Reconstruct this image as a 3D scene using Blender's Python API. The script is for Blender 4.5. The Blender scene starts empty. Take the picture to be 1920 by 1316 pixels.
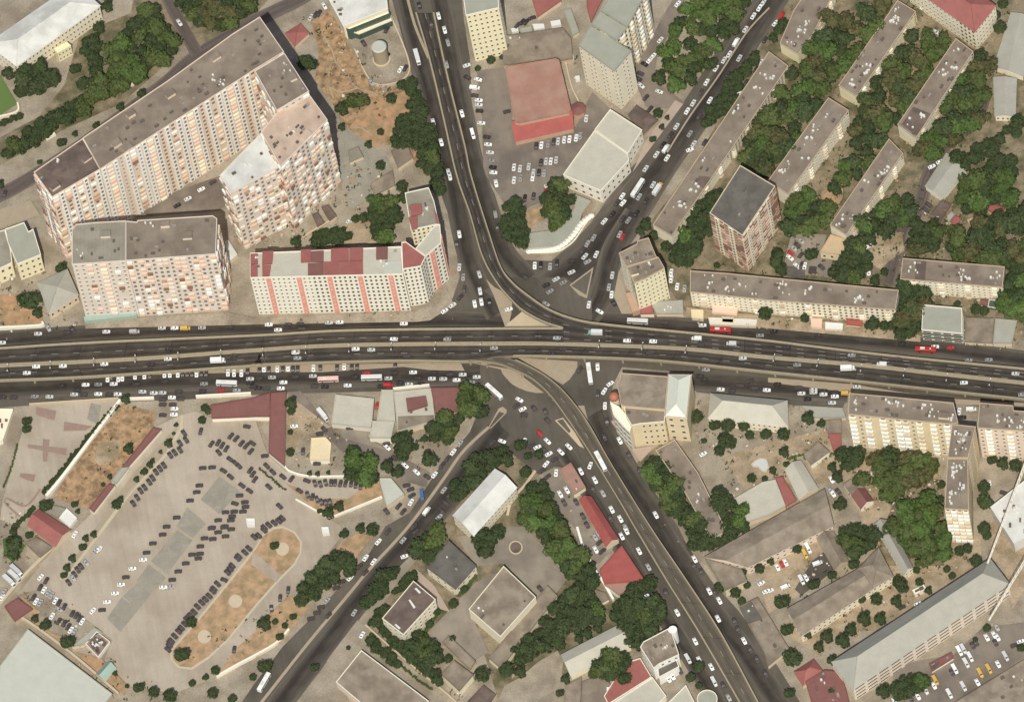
import bpy, bmesh, math, random
from mathutils import Vector, Matrix
R = random.Random(7)
scene = bpy.context.scene
col = scene.collection

# ------------------------------------------------------------------ camera, sky, sun, exposure
THETA = math.radians(33.0)          # the satellite looks from the south, 33 degrees off the vertical
ROLL = math.radians(11.9)
DIST = 8000.0
MPP = 0.3                           # metres per photo pixel across the look direction
SENSOR = 36.0
LENS = SENSOR * DIST / (1920 * MPP)
FWD = Vector((0, math.sin(THETA), -math.cos(THETA)))
_r0 = Vector((1, 0, 0)); _u0 = Vector((0, math.cos(THETA), math.sin(THETA)))
RIGHT = _r0 * math.cos(ROLL) - _u0 * math.sin(ROLL)
UP = _r0 * math.sin(ROLL) + _u0 * math.cos(ROLL)
EYE = -FWD * DIST
cam = bpy.data.cameras.new('camera'); cam_ob = bpy.data.objects.new('camera', cam); col.objects.link(cam_ob)
m3 = Matrix((RIGHT, UP, -FWD)).transposed()
cam_ob.matrix_world = Matrix.Translation(EYE) @ m3.to_4x4()
cam.sensor_width = SENSOR; cam.sensor_fit = 'HORIZONTAL'; cam.lens = LENS
cam.clip_start = 100.0; cam.clip_end = 60000.0
scene.camera = cam_ob

def W(px, py, z=0.0):
    """A point of the place at height z, from where the survey picture shows it."""
    d = FWD * LENS + RIGHT * ((px - 960) / 1920 * SENSOR) - UP * ((py - 658) / 1920 * SENSOR)
    t = (z - EYE.z) / d.z
    return EYE + d * t
KZ = math.sin(THETA) / MPP * math.cos(ROLL)     # photo pixels of upward lean per metre of height

s_px = (-0.11 * 100, -1.135 * 100); _h = 100 / KZ
_sv = W(960 + s_px[0], 658 + s_px[1]) - W(960, 658)
SUN_DIR = Vector((_sv.x, _sv.y, -_h)).normalized()      # direction the light travels
SUN_EL = math.asin(-SUN_DIR.z); SUN_AZ = math.atan2(-SUN_DIR.x, -SUN_DIR.y)
world = bpy.data.worlds.new('World'); scene.world = world; world.use_nodes = True
wn = world.node_tree.nodes; wl = world.node_tree.links
sky = wn.new('ShaderNodeTexSky'); sky.sky_type = 'NISHITA'; sky.sun_disc = False
sky.sun_elevation = SUN_EL; sky.sun_rotation = SUN_AZ; sky.dust_density = 2.0
wl.new(sky.outputs[0], wn['Background'].inputs[0]); wn['Background'].inputs[1].default_value = 0.095
sun = bpy.data.lights.new('sun', 'SUN'); sun.energy = 3.7; sun.angle = math.radians(0.5); sun.color = (0.98, 0.975, 0.89)
sun_ob = bpy.data.objects.new('sun', sun); col.objects.link(sun_ob)
sun_ob.rotation_euler = SUN_DIR.to_track_quat('-Z', 'Y').to_euler(); sun_ob.location = (0, -300, 600)
scene.view_settings.view_transform = 'Standard'; scene.view_settings.look = 'None'
scene.view_settings.exposure = -0.06; scene.view_settings.gamma = 1.0

# ------------------------------------------------------------------ reading the survey
CELLS = {}
for j, (row, y0) in enumerate(zip(('ABCD', 'EFGH', 'IJKL', 'MNOP'), (0, 330, 660, 986))):
    for i, ch in enumerate(row): CELLS[ch] = (i * 480, y0, 1 / 3.9875)
CELLS['Z'] = (0, 0, 1.0)
def P(s, base='Z'):
    out = []; c = base
    for tok in s.split():
        if tok[0].isalpha(): c = tok[0]; tok = tok[1:]
        x, y = tok.split(',')
        ox, oy, k = CELLS[c]
        out.append((ox + float(x) * k, oy + float(y) * k))
    return out
def area2(p): return sum(p[i][0] * p[(i + 1) % len(p)][1] - p[(i + 1) % len(p)][0] * p[i][1] for i in range(len(p)))
def WP(pts, z=0.0):
    """Outline at height z, counter-clockwise seen from above."""
    w = [W(x, y, z) for x, y in pts]
    if area2([(v.x, v.y) for v in w]) < 0: w.reverse()
    return w
def inside(pt, poly):
    x, y = pt; c = False; n = len(poly)
    for i in range(n):
        x1, y1 = poly[i][0], poly[i][1]; x2, y2 = poly[(i + 1) % n][0], poly[(i + 1) % n][1]
        if (y1 > y) != (y2 > y) and x < (x2 - x1) * (y - y1) / (y2 - y1) + x1: c = not c
    return c

# ------------------------------------------------------------------ materials
def lin(c):
    return tuple(((v / 255 / 12.92) if v / 255 <= 0.04045 else ((v / 255 + 0.055) / 1.055) ** 2.4) for v in c)
MATS = {}
def mat(name, rgb, var=0.12, scale=0.25, rough=0.9, fine=0.1, fine_scale=2.5, tint=None, seam=0.0, seam_w=1.0, obj_rand=0.0, spec=0.2, stain=0.0, cells=0.0, streak=0.0):
    """Weathered surface: two scales of noise over the colour, optional seams along the piece's own UV, per-object variation."""
    if name in MATS: return MATS[name]
    m = bpy.data.materials.new(name); m.use_nodes = True; MATS[name] = m
    nt = m.node_tree; N = nt.nodes; L = nt.links; b = N['Principled BSDF']
    b.inputs['Roughness'].default_value = rough; b.inputs['Specular IOR Level'].default_value = spec
    geo = N.new('ShaderNodeNewGeometry')
    c = lin(rgb)
    def math_(op, a, bb=None):
        n = N.new('ShaderNodeMath'); n.operation = op
        for i, v in enumerate((a, bb)):
            if v is None: continue
            if isinstance(v, (int, float)): n.inputs[i].default_value = v
            else: L.new(v, n.inputs[i])
        return n.outputs[0]
    n1 = N.new('ShaderNodeTexNoise'); n1.inputs['Scale'].default_value = scale; n1.inputs['Detail'].default_value = 5; n1.inputs['Roughness'].default_value = 0.62
    L.new(geo.outputs['Position'], n1.inputs['Vector'])
    n2 = N.new('ShaderNodeTexNoise'); n2.inputs['Scale'].default_value = fine_scale; n2.inputs['Detail'].default_value = 2
    L.new(geo.outputs['Position'], n2.inputs['Vector'])
    v = math_('MULTIPLY_ADD', n1.outputs[0], var * 4); v.node.inputs[2].default_value = 1 - var * 2
    f = math_('MULTIPLY_ADD', n2.outputs[0], fine * 4); f.node.inputs[2].default_value = 1 - fine * 2
    k = math_('MULTIPLY', v, f)
    if cells:                                  # repair patches: rectangular fields, each a little lighter or darker
        vo = N.new('ShaderNodeTexVoronoi'); vo.distance = 'CHEBYCHEV'; vo.inputs['Scale'].default_value = 0.16; L.new(geo.outputs['Position'], vo.inputs['Vector'])
        sp = N.new('ShaderNodeSeparateColor'); L.new(vo.outputs['Color'], sp.inputs[0])
        ck = math_('MULTIPLY_ADD', sp.outputs[0], cells * 2); ck.node.inputs[2].default_value = 1 - cells; k = math_('MULTIPLY', k, ck)
    if streak:                                 # sweeping tyre and wash marks
        mp = N.new('ShaderNodeMapping'); mp.inputs['Rotation'].default_value = (0, 0, 0.95); mp.inputs['Scale'].default_value = (0.35, 0.03, 0.1); L.new(geo.outputs['Position'], mp.inputs['Vector'])
        ns = N.new('ShaderNodeTexNoise'); ns.inputs['Scale'].default_value = 1.0; ns.inputs['Detail'].default_value = 4; L.new(mp.outputs[0], ns.inputs['Vector'])
        sk = math_('MULTIPLY_ADD', ns.outputs[0], streak * 4); sk.node.inputs[2].default_value = 1 - streak * 2; k = math_('MULTIPLY', k, sk)
    if seam:
        uv = N.new('ShaderNodeUVMap'); sx = N.new('ShaderNodeSeparateXYZ'); L.new(uv.outputs[0], sx.inputs[0])
        fr = math_('FRACT', math_('DIVIDE', sx.outputs[0], seam_w))
        line = math_('LESS_THAN', fr, 0.16)
        k = math_('MULTIPLY', k, math_('MULTIPLY_ADD', line, -seam)); k.node.inputs[1].links[0].from_node.inputs[2].default_value = 1.0
    if obj_rand:
        oi = N.new('ShaderNodeObjectInfo')
        k = math_('MULTIPLY', k, math_('MULTIPLY_ADD', oi.outputs['Random'], obj_rand * 2)); k.node.inputs[1].links[0].from_node.inputs[2].default_value = 1 - obj_rand
    mul = N.new('ShaderNodeVectorMath'); mul.operation = 'SCALE'; L.new(k, mul.inputs['Scale'])
    if tint:
        mx = N.new('ShaderNodeMix'); mx.data_type = 'RGBA'
        n3 = N.new('ShaderNodeTexNoise'); n3.inputs['Scale'].default_value = scale * 0.6; n3.inputs['Detail'].default_value = 4
        off = N.new('ShaderNodeVectorMath'); off.operation = 'ADD'; off.inputs[1].default_value = (37, 91, 5); L.new(geo.outputs['Position'], off.inputs[0]); L.new(off.outputs[0], n3.inputs['Vector'])
        rmp = N.new('ShaderNodeMapRange'); rmp.inputs[1].default_value = 0.42; rmp.inputs[2].default_value = 0.62; L.new(n3.outputs[0], rmp.inputs[0])
        L.new(rmp.outputs[0], mx.inputs[0]); mx.inputs[6].default_value = (*c, 1); mx.inputs[7].default_value = (*lin(tint), 1)
        L.new(mx.outputs[2], mul.inputs[0])
    else: mul.inputs[0].default_value = c
    L.new(mul.outputs[0], b.inputs['Base Color'])
    return m
def road_mat(name, edge, dark, lanes, edge_w=0.18, joints=0):
    """Asphalt strip: dusty towards its kerbs, oily and polished along its wheel lanes; UV x runs 0..1 across, y along in metres."""
    m = bpy.data.materials.new(name); m.use_nodes = True; MATS[name] = m
    nt = m.node_tree; N = nt.nodes; L = nt.links; b = N['Principled BSDF']; b.inputs['Roughness'].default_value = 0.85; b.inputs['Specular IOR Level'].default_value = 0.2
    uv = N.new('ShaderNodeUVMap'); sx = N.new('ShaderNodeSeparateXYZ'); L.new(uv.outputs[0], sx.inputs[0])
    geo = N.new('ShaderNodeNewGeometry')
    def math_(op, a, bb=None, cc=None):
        n = N.new('ShaderNodeMath'); n.operation = op
        for i, v in enumerate((a, bb, cc)):
            if v is None: continue
            if isinstance(v, (int, float)): n.inputs[i].default_value = v
            else: L.new(v, n.inputs[i])
        return n.outputs[0]
    n1 = N.new('ShaderNodeTexNoise'); n1.inputs['Scale'].default_value = 0.12; n1.inputs['Detail'].default_value = 5; L.new(geo.outputs['Position'], n1.inputs['Vector'])
    n2 = N.new('ShaderNodeTexNoise'); n2.inputs['Scale'].default_value = 2.2; n2.inputs['Detail'].default_value = 2; L.new(geo.outputs['Position'], n2.inputs['Vector'])
    u = math_('ADD', sx.outputs[0], math_('MULTIPLY', math_('SUBTRACT', n1.outputs[0], 0.5), 0.12))
    d = math_('MINIMUM', u, math_('SUBTRACT', 1.0, u))
    e = N.new('ShaderNodeMapRange'); e.interpolation_type = 'SMOOTHSTEP'; e.inputs[1].default_value = -0.02; e.inputs[2].default_value = edge_w; L.new(d, e.inputs[0])
    s = math_('SINE', math_('MULTIPLY', u, lanes * 2 * math.pi))
    tr = math_('MULTIPLY_ADD', s, 0.16, 0.84)
    f = math_('MULTIPLY', e.outputs[0], tr)
    f = math_('MULTIPLY', f, math_('MULTIPLY_ADD', n1.outputs[0], 0.9, 0.55)); f = math_('MINIMUM', f, 1.0)
    mx = N.new('ShaderNodeMix'); mx.data_type = 'RGBA'; L.new(f, mx.inputs[0]); mx.inputs[6].default_value = (*lin(edge), 1); mx.inputs[7].default_value = (*lin(dark), 1)
    sc = N.new('ShaderNodeVectorMath'); sc.operation = 'SCALE'; L.new(mx.outputs[2], sc.inputs[0])
    yb = math_('DIVIDE', sx.outputs[1], joints or 1e9); wnz = N.new('ShaderNodeTexWhiteNoise'); wnz.noise_dimensions = '1D'; L.new(math_('FLOOR', yb), wnz.inputs['W'])
    tone = math_('MULTIPLY_ADD', wnz.outputs[0], 0.16 if joints else 0.0, 0.92 if joints else 1.0); jl = math_('MULTIPLY_ADD', math_('LESS_THAN', math_('FRACT', yb), 0.02 if joints else -1.0), -0.35, 1.0)
    n4 = N.new('ShaderNodeTexNoise'); n4.inputs['Scale'].default_value = 1.0; n4.inputs['Detail'].default_value = 4; mp = N.new('ShaderNodeCombineXYZ'); L.new(math_('MULTIPLY', sx.outputs[0], 9.0), mp.inputs[0]); L.new(math_('MULTIPLY', sx.outputs[1], 0.045), mp.inputs[1]); L.new(mp.outputs[0], n4.inputs['Vector'])
    k = math_('MULTIPLY', math_('MULTIPLY', tone, jl), math_('MULTIPLY', math_('MULTIPLY_ADD', n4.outputs[0], 1.1, 0.45), math_('MULTIPLY_ADD', n2.outputs[0], 0.6, 0.7)))
    L.new(k, sc.inputs['Scale']); L.new(sc.outputs[0], b.inputs['Base Color'])
    return m
ASPH = (100, 92, 81); ASPH_D = (60, 53, 50)
mat('pavement', (162, 149, 130), 0.15, 0.12, tint=(140, 127, 109), fine=.2, fine_scale=1.1)
mat('asphalt', ASPH, 0.14, 0.05, tint=(84, 77, 68), fine=0.15, streak=.1)
mat('asphalt_grey', (150, 138, 122), 0.12, 0.1, tint=(130, 119, 106), fine=.13, streak=.06)
mat('asphalt_brown', (134, 122, 109), 0.12, 0.1, tint=(114, 103, 93), fine=.13, streak=.06)
mat('concrete_yard', (178, 164, 145), 0.07, 0.06, tint=(164, 149, 130), fine=.13, streak=.07)
mat('concrete', (166, 150, 127), 0.08, 0.3)
mat('concrete_pale', (196, 178, 150), 0.06, 0.2)
mat('barrier', (162, 148, 122), 0.12, 0.5)
mat('kerb', (192, 178, 152), 0.05, 0.5)
mat('dirt', (180, 147, 114), 0.18, 0.3, tint=(152, 130, 98), fine=0.14)
mat('dirt_red', (178, 140, 107), 0.2, 0.3, tint=(150, 128, 96), fine=0.12)
mat('scrub', (172, 140, 106), 0.3, 0.4, tint=(132, 108, 82), fine=0.24)
mat('soil', (140, 125, 102), 0.2, 0.2, tint=(100, 94, 70), fine=0.22, fine_scale=1.0)
mat('dust', (172, 152, 126), 0.16, 0.15, tint=(146, 128, 102), fine=.2, fine_scale=1.1)
mat('lawn', (86, 104, 58), 0.12, 0.12, tint=(72, 92, 50))
mat('turf', (98, 118, 66), 0.05, 0.1)
mat('slab_grey', (150, 142, 127), 0.1, 0.2, fine=0.2, cells=.07)
mat('brickwork', (150, 126, 112), 0.12, 0.4)
mat('paint_line', (150, 143, 132), 0.1, 0.8)
mat('water', (200, 200, 192), 0.02, 0.2, rough=0.2, spec=0.5)
mat('pink_paving', (174, 154, 138), 0.08, 0.2)
# walls
mat('cream', (236, 224, 196), 0.05, 0.12); mat('cream_y', (235, 223, 184), 0.04, 0.12); mat('white', (238, 234, 224), 0.04, 0.2)
mat('salmon', (224, 203, 182), 0.06, 0.12); mat('pinkish', (220, 206, 190), 0.07, 0.15); mat('pink', (226, 156, 138), 0.05, 0.2)
mat('beige', (214, 196, 168), 0.06, 0.15); mat('sand', (222, 202, 164), 0.06, 0.15); mat('tan', (190, 168, 142), 0.08, 0.15)
mat('brick_red', (190, 156, 132), 0.1, 0.3); mat('brown_dark', (146, 110, 92), 0.1, 0.4); mat('stone_white', (236, 228, 208), 0.03, 0.2)
mat('rose', (224, 190, 168), 0.06, 0.3); mat('ochre', (196, 170, 134), 0.06, 0.3); mat('teal', (158, 176, 162), 0.08, 0.4); mat('grey_wall', (150, 140, 130), 0.08, 0.2)
mat('dark_steel', (70, 66, 64), 0.08, 0.4, rough=0.6)
# roofs
mat('felt', (140, 126, 110), 0.14, 0.14, tint=(126, 112, 98), cells=.07); mat('felt_dark', (114, 98, 88), 0.14, 0.2, tint=(98, 84, 76), cells=.08); mat('felt_grey', (150, 142, 126), 0.07, 0.15, tint=(138, 130, 114), seam=0.06, seam_w=2.2, cells=.05)
mat('felt_char', (108, 102, 93), 0.14, 0.2, tint=(96, 90, 82), cells=.05); mat('terrace_pink', (196, 172, 152), 0.09, 0.15, tint=(180, 156, 136)); mat('roof_white', (216, 212, 202), 0.08, 0.15, tint=(196, 192, 182))
mat('metal_pale', (188, 181, 163), 0.09, 0.15, seam=0.07, seam_w=0.9, rough=0.6); mat('metal_grey', (168, 163, 149), 0.09, 0.15, seam=0.07, seam_w=0.9, rough=0.6)
mat('metal_blue', (190, 189, 174), 0.06, 0.15, seam=0.05, seam_w=0.9, rough=0.6); mat('metal_green', (160, 158, 142), 0.09, 0.15, seam=0.06, seam_w=0.9, rough=0.6)
mat('slate_tan', (150, 136, 118), 0.14, 0.2, tint=(130, 116, 100), seam=0.09, seam_w=1.1, cells=.06)
mat('metal_red', (156, 98, 90), 0.12, 0.2, seam=0.08, seam_w=0.9, rough=0.6); mat('metal_scarlet', (164, 90, 82), 0.12, 0.2, seam=0.06, seam_w=0.9, rough=0.6); mat('metal_maroon', (134, 92, 85), 0.12, 0.2, seam=0.1, seam_w=0.9, rough=0.6)
mat('clay', (166, 131, 115), 0.10, 0.15, tint=(160, 120, 104), fine=.14, cells=.03); mat('copper', (170, 112, 88), 0.08, 0.6, rough=0.45)
mat('glass', (92, 85, 74), 0.1, 0.5, rough=0.25, spec=0.4); mat('glass_soft', (132, 118, 106), 0.12, 0.5, rough=0.3, spec=0.4); mat('glass_teal', (70, 88, 78), 0.06, 0.4, rough=0.3, spec=0.5); mat('skylight', (212, 212, 194), 0.03, 0.3, rough=0.3, spec=0.5)
mat('frame_white', (214, 206, 190), 0.02, 1.0); mat('rail', (100, 96, 90), 0.05, 1.0)
mat('tank_white', (222, 218, 208), 0.02, 1.0, rough=0.5); mat('vent', (104, 94, 86), 0.08, 1.0)
# vehicles
def paint(name, rgb, rr=0.06): return mat(name, rgb, 0.0, 1.0, rough=0.35, fine=0.0, obj_rand=rr, spec=0.5)
CARCOL = {'w': ('white', paint('paint_white', (222, 220, 214), 0.28)), 's': ('silver', paint('paint_silver', (160, 157, 153), 0.25)), 'k': ('black', paint('paint_black', (68, 60, 58), 0.5)),
          'r': ('red', paint('paint_red', (186, 52, 50))), 'y': ('yellow', paint('paint_yellow', (212, 172, 86))), 'b': ('blue', paint('paint_blue', (70, 104, 150))), 'g': ('green', paint('paint_teal', (134, 174, 160))), 'p': ('pink', paint('paint_pink', (226, 186, 172)))}
mat('car_glass', (84, 82, 80), 0.0, 1.0, rough=0.15, fine=0.0, spec=0.5); mat('tyre', (28, 27, 27), 0.0, 1.0, fine=0.0)
# foliage
def leaf_mat(name, rgb, alt):
    m = mat(name, rgb, 0.14, 0.35, rough=0.8, fine=0.16, fine_scale=1.2, tint=alt, obj_rand=0.16, spec=0.15)
    return m
LEAF = {'d': leaf_mat('leaf_deep', (70, 79, 51), (64, 76, 47)), 'm': leaf_mat('leaf_mid', (78, 91, 49), (86, 92, 56)), 'g': leaf_mat('leaf_bright', (84, 102, 54), (77, 94, 50)), 'o': leaf_mat('leaf_olive', (92, 87, 57), (80, 82, 52))}
mat('bark', (92, 76, 60), 0.1, 1.0)

# ------------------------------------------------------------------ objects
def link(name, me, parent=None, m=None):
    o = bpy.data.objects.new(name, me); col.objects.link(o)
    if m is not None:
        for mm in (m if isinstance(m, (list, tuple)) else [m]): me.materials.append(mm)
    if parent is not None: o.parent = parent
    return o
def tag(o, label=None, cat=None, group=None, kind=None):
    for k, v in (('label', label), ('category', cat), ('group', group), ('kind', kind)):
        if v: o[k] = v
    return o
def empty(name, loc):
    o = bpy.data.objects.new(name, None); col.objects.link(o); o.location = loc; o.empty_display_size = 2; return o
def mesh_from(name, verts, faces, uvs=None, mi=None):
    me = bpy.data.meshes.new(name); me.from_pydata([tuple(v) for v in verts], [], faces)
    if uvs is not None:
        l = me.uv_layers.new(name='UVMap'); i = 0
        for p in me.polygons:
            for vi in p.vertices: l.data[i].uv = uvs[vi]; i += 1
    if mi is not None:
        for p, k in zip(me.polygons, mi): p.material_index = k
    me.update(); return me
def offset_poly(w, d):
    """Moves each side of a counter-clockwise outline inwards by d metres."""
    n = len(w); out = []
    for i in range(n):
        a, b, c = w[i - 1], w[i], w[(i + 1) % n]
        e1 = Vector((b.x - a.x, b.y - a.y)).normalized(); e2 = Vector((c.x - b.x, c.y - b.y)).normalized()
        n1 = Vector((-e1.y, e1.x)); n2 = Vector((-e2.y, e2.x)); k = 1 + n1.dot(n2)
        q = (n1 + n2) / max(k, 0.35)
        out.append(Vector((b.x + q.x * d, b.y + q.y * d, b.z)))
    return out
class MB:
    """Collects boxes and shapes into one mesh."""
    def __init__(s): s.v = []; s.f = []; s.m = []
    def box(s, c, u, n, su, sn, sz, k=0):
        c = Vector(c); u = Vector((u[0], u[1], 0)).normalized() * su / 2; n = Vector((n[0], n[1], 0)).normalized() * sn / 2; z = Vector((0, 0, sz / 2)); b = len(s.v)
        for a in (-1, 1):
            for d in (-1, 1):
                for e in (-1, 1): s.v.append(c + u * a + n * d + z * e)
        for f in ((0, 1, 3, 2), (4, 6, 7, 5), (0, 4, 5, 1), (2, 3, 7, 6), (0, 2, 6, 4), (1, 5, 7, 3)): s.f.append(tuple(b + i for i in f)); s.m.append(k)
    def prism(s, w, z0, z1, k=0, top=True):
        b = len(s.v); n = len(w)
        for p in w: s.v.append(Vector((p.x, p.y, z0)))
        for p in w: s.v.append(Vector((p.x, p.y, z1)))
        for i in range(n): s.f.append((b + i, b + (i + 1) % n, b + n + (i + 1) % n, b + n + i)); s.m.append(k)
        if top: s.f.append(tuple(b + n + i for i in range(n))); s.m.append(k)
    def cyl(s, c, r0, r1, z0, z1, n=16, k=0, cap=True):
        b = len(s.v)
        for z, r in ((z0, r0), (z1, r1)):
            for i in range(n): s.v.append(Vector((c[0] + r * math.cos(2 * math.pi * i / n), c[1] + r * math.sin(2 * math.pi * i / n), z)))
        for i in range(n): s.f.append((b + i, b + (i + 1) % n, b + n + (i + 1) % n, b + n + i)); s.m.append(k)
        if cap: s.f.append(tuple(b + n + i for i in range(n))); s.m.append(k)
    def bar(s, a, b_, r, k=0):
        a = Vector(a); b_ = Vector(b_); d = (b_ - a).normalized(); x = d.orthogonal().normalized() * r; y = d.cross(x).normalized() * r; b = len(s.v)
        for p in (a, b_):
            for q in (x + y, x - y, -x - y, -x + y): s.v.append(p + q)
        for i in range(4): s.f.append((b + i, b + (i + 1) % 4, b + 4 + (i + 1) % 4, b + 4 + i)); s.m.append(k)
        s.f.append((b + 3, b + 2, b + 1, b)); s.f.append((b + 4, b + 5, b + 6, b + 7)); s.m += [k, k]
    def build(s, name, mats, parent=None, origin=(0, 0, 0)):
        o = Vector(origin)
        return link(name, mesh_from(name, [v - o for v in s.v], s.f, mi=s.m), parent, [MATS[q] if isinstance(q, str) else q for q in (mats if isinstance(mats, (list, tuple)) else [mats])])
LAYER = [0]
def patch(name, poly, m, z=None, label=None, kind='structure'):
    """A ground surface; each sheet a few centimetres above the one before."""
    if z is None: LAYER[0] += 1; z = 0.02 + LAYER[0] * 0.012
    w = WP(P(poly) if isinstance(poly, str) else poly, z)
    me = mesh_from(name, w, [tuple(range(len(w)))], [(v.x, v.y) for v in w])
    o = link(name, me, None, MATS[m]); o['kind'] = kind
    if label: o['label'] = label
    return o
def resample(pts, step):
    """Smooth polyline through photo points."""
    n = len(pts); dense = []
    for i in range(n - 1):
        p0 = pts[max(i - 1, 0)]; p1 = pts[i]; p2 = pts[i + 1]; p3 = pts[min(i + 2, n - 1)]
        for k in range(12):
            t = k / 12; a = []
            for j in range(len(p1)):
                a.append(0.5 * (2 * p1[j] + (p2[j] - p0[j]) * t + (2 * p0[j] - 5 * p1[j] + 4 * p2[j] - p3[j]) * t * t + (3 * p1[j] - p0[j] - 3 * p2[j] + p3[j]) * t ** 3))
            dense.append(tuple(a))
    dense.append(tuple(pts[-1]))
    L = [0]
    for a, b in zip(dense, dense[1:]): L.append(L[-1] + math.hypot(a[0] - b[0], a[1] - b[1]))
    cnt = max(2, int(L[-1] / step) + 1); out = []; j = 0
    for i in range(cnt):
        d = L[-1] * i / (cnt - 1)
        while j < len(L) - 2 and L[j + 1] < d: j += 1
        t = (d - L[j]) / max(L[j + 1] - L[j], 1e-6)
        out.append(tuple(dense[j][q] + (dense[j + 1][q] - dense[j][q]) * t for q in range(len(dense[j]))))
    return out
def normals(c):
    out = []
    for i in range(len(c)):
        a = c[max(i - 1, 0)]; b = c[min(i + 1, len(c) - 1)]; d = math.hypot(b[0] - a[0], b[1] - a[1]) or 1
        out.append((-(b[1] - a[1]) / d, (b[0] - a[0]) / d))
    return out
def ribbon(name, line, width, m, z=None):
    """A traffic strip along a line of photo points; width in photo pixels (a number or one per point)."""
    if z is None: LAYER[0] += 1; z = 0.02 + LAYER[0] * 0.012
    pts = P(line) if isinstance(line, str) else line
    ws = width if isinstance(width, (list, tuple)) else [width] * len(pts)
    c = resample([(x, y, w) for (x, y), w in zip(pts, ws)], 8); nn = normals(c); v = []; uv = []; f = []; d = 0
    for i, (p, q) in enumerate(zip(c, nn)):
        a = W(p[0] - q[0] * p[2] / 2, p[1] - q[1] * p[2] / 2, z); b = W(p[0] + q[0] * p[2] / 2, p[1] + q[1] * p[2] / 2, z)
        if i: d += ((a + b) / 2 - last).length
        last = (a + b) / 2; v += [a, b]; uv += [(0, d), (1, d)]
        if i: f.append((2 * i - 2, 2 * i, 2 * i + 1, 2 * i - 1))
    o = link(name, mesh_from(name, v, f, uv), None, MATS[m]); o['kind'] = 'structure'
    return o
def dashes(name, line, m='paint_line', z=0.6, dash=3.0, gap=6.0, wid=0.22, parent=None, zf=None):
    pts = resample(P(line) if isinstance(line, str) else line, 4)
    if zf is None: zf = lambda x, y: z
    w = [W(x, y, zf(x, y)) for x, y in pts]; mb_v = []; mb_f = []; acc = 0; seg = []
    i = 0; on = True; run = [w[0]]
    for a, b in zip(w, w[1:]):
        L = (b - a).length; acc += L; run.append(b)
        if acc >= (dash if on else gap):
            if on and len(run) > 1:
                for p, q in zip(run, run[1:]):
                    d = (q - p); nrm = Vector((-d.y, d.x, 0)).normalized() * wid / 2; k = len(mb_v)
                    mb_v += [p - nrm, p + nrm, q + nrm, q - nrm]; mb_f.append((k, k + 3, k + 2, k + 1))
            acc = 0; on = not on; run = [b]
    return mb_v, mb_f
# ------------------------------------------------------------------ the ground
g = 2500.0
o = link('ground', mesh_from('ground', [(-g, -g, 0), (g, -g, 0), (g, g, 0), (-g, g, 0)], [(0, 1, 2, 3)]), None, MATS['pavement']); o['kind'] = 'structure'
patch('soil', 'Z1210,430 Z1300,310 Z1440,60 Z1500,-40 Z1960,-40 Z1960,640 Z1740,632 Z1600,610 Z1290,590 Z1200,470', 'soil')
patch('soil', 'A480,640 A600,250 A980,100 A1000,-40 A1230,-40 A1400,330 A1200,520 A900,780 A500,960 A-40,1260 A-40,1050 A280,880', 'soil')
patch('soil', 'A1300,-40 B120,-40 B60,40 A1740,270 A1480,340', 'soil')
patch('soil', 'Z690,1140 Z760,1070 Z850,940 Z940,830 Z1010,890 Z1075,1000 Z1130,1090 Z1230,1130 Z1240,1200 Z1100,1230 Z1000,1330 Z940,1330 Z900,1200 Z730,1180', 'soil')
patch('soil', 'Z1190,870 Z1240,830 Z1340,1000 Z1350,1030 Z1300,1010', 'soil')
patch('soil', 'Z1560,850 Z1760,840 Z1770,1000 Z1840,1000 Z1840,1060 Z1640,1180 Z1560,1190 Z1540,1230 Z1460,1180 Z1640,1030', 'dust')
patch('soil', 'Z1700,890 Z1770,900 Z1770,1060 Z1650,1060 Z1650,1000', 'soil')
patch('courtyard', 'Z1420,1060 Z1560,985 Z1590,1060 Z1440,1150', 'dust')
patch('oily_yard', 'P330,260 P420,190 P500,320 P380,420 P250,520 P200,470', 'asphalt')
patch('dirt_yard', 'K1700,740 L480,560 L560,960 K1780,1060 K1560,800', 'dust')
patch('dirt_clearing', 'D980,400 D1040,400 D1100,560 D1060,620 D970,580', 'dirt')
patch('dirt_clearing', 'H400,120 H560,0 H560,150 H520,260 H400,280', 'dirt')
patch('dirt_clearing', 'D1450,840 D1500,780 D1480,980 D1410,1100', 'dirt')
# vacant ground by the ramp
patch('dirt_lot', 'B410,170 B560,80 B860,650 B960,690 B1180,580 B1340,960 B1400,1316 B1280,1316 B1060,1080 B780,1100 B680,950 B560,760 B440,600 B470,400', 'scrub')
patch('dirt_lot', 'B700,950 B860,760 B1130,680 B1160,900 B930,1090 B790,1110', 'dirt_red')
for ln in ('B480,230 B560,360 B600,470 B680,560 B760,660 B960,710', 'B470,600 B560,660 B640,690 B760,660', 'B530,460 B520,560 B580,740', 'B720,950 B790,960 B860,1010 B900,1060', 'B600,470 B540,480 B500,560'): ribbon('footpath', ln, 2.6, 'dust')
patch('yard_slab', 'B610,990 B690,960 B1000,1200 F1000,60 F700,260 F620,0', 'slab_grey')
patch('forecourt', 'B740,370 B1060,180 B1150,560 B880,640', 'pavement')
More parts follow.
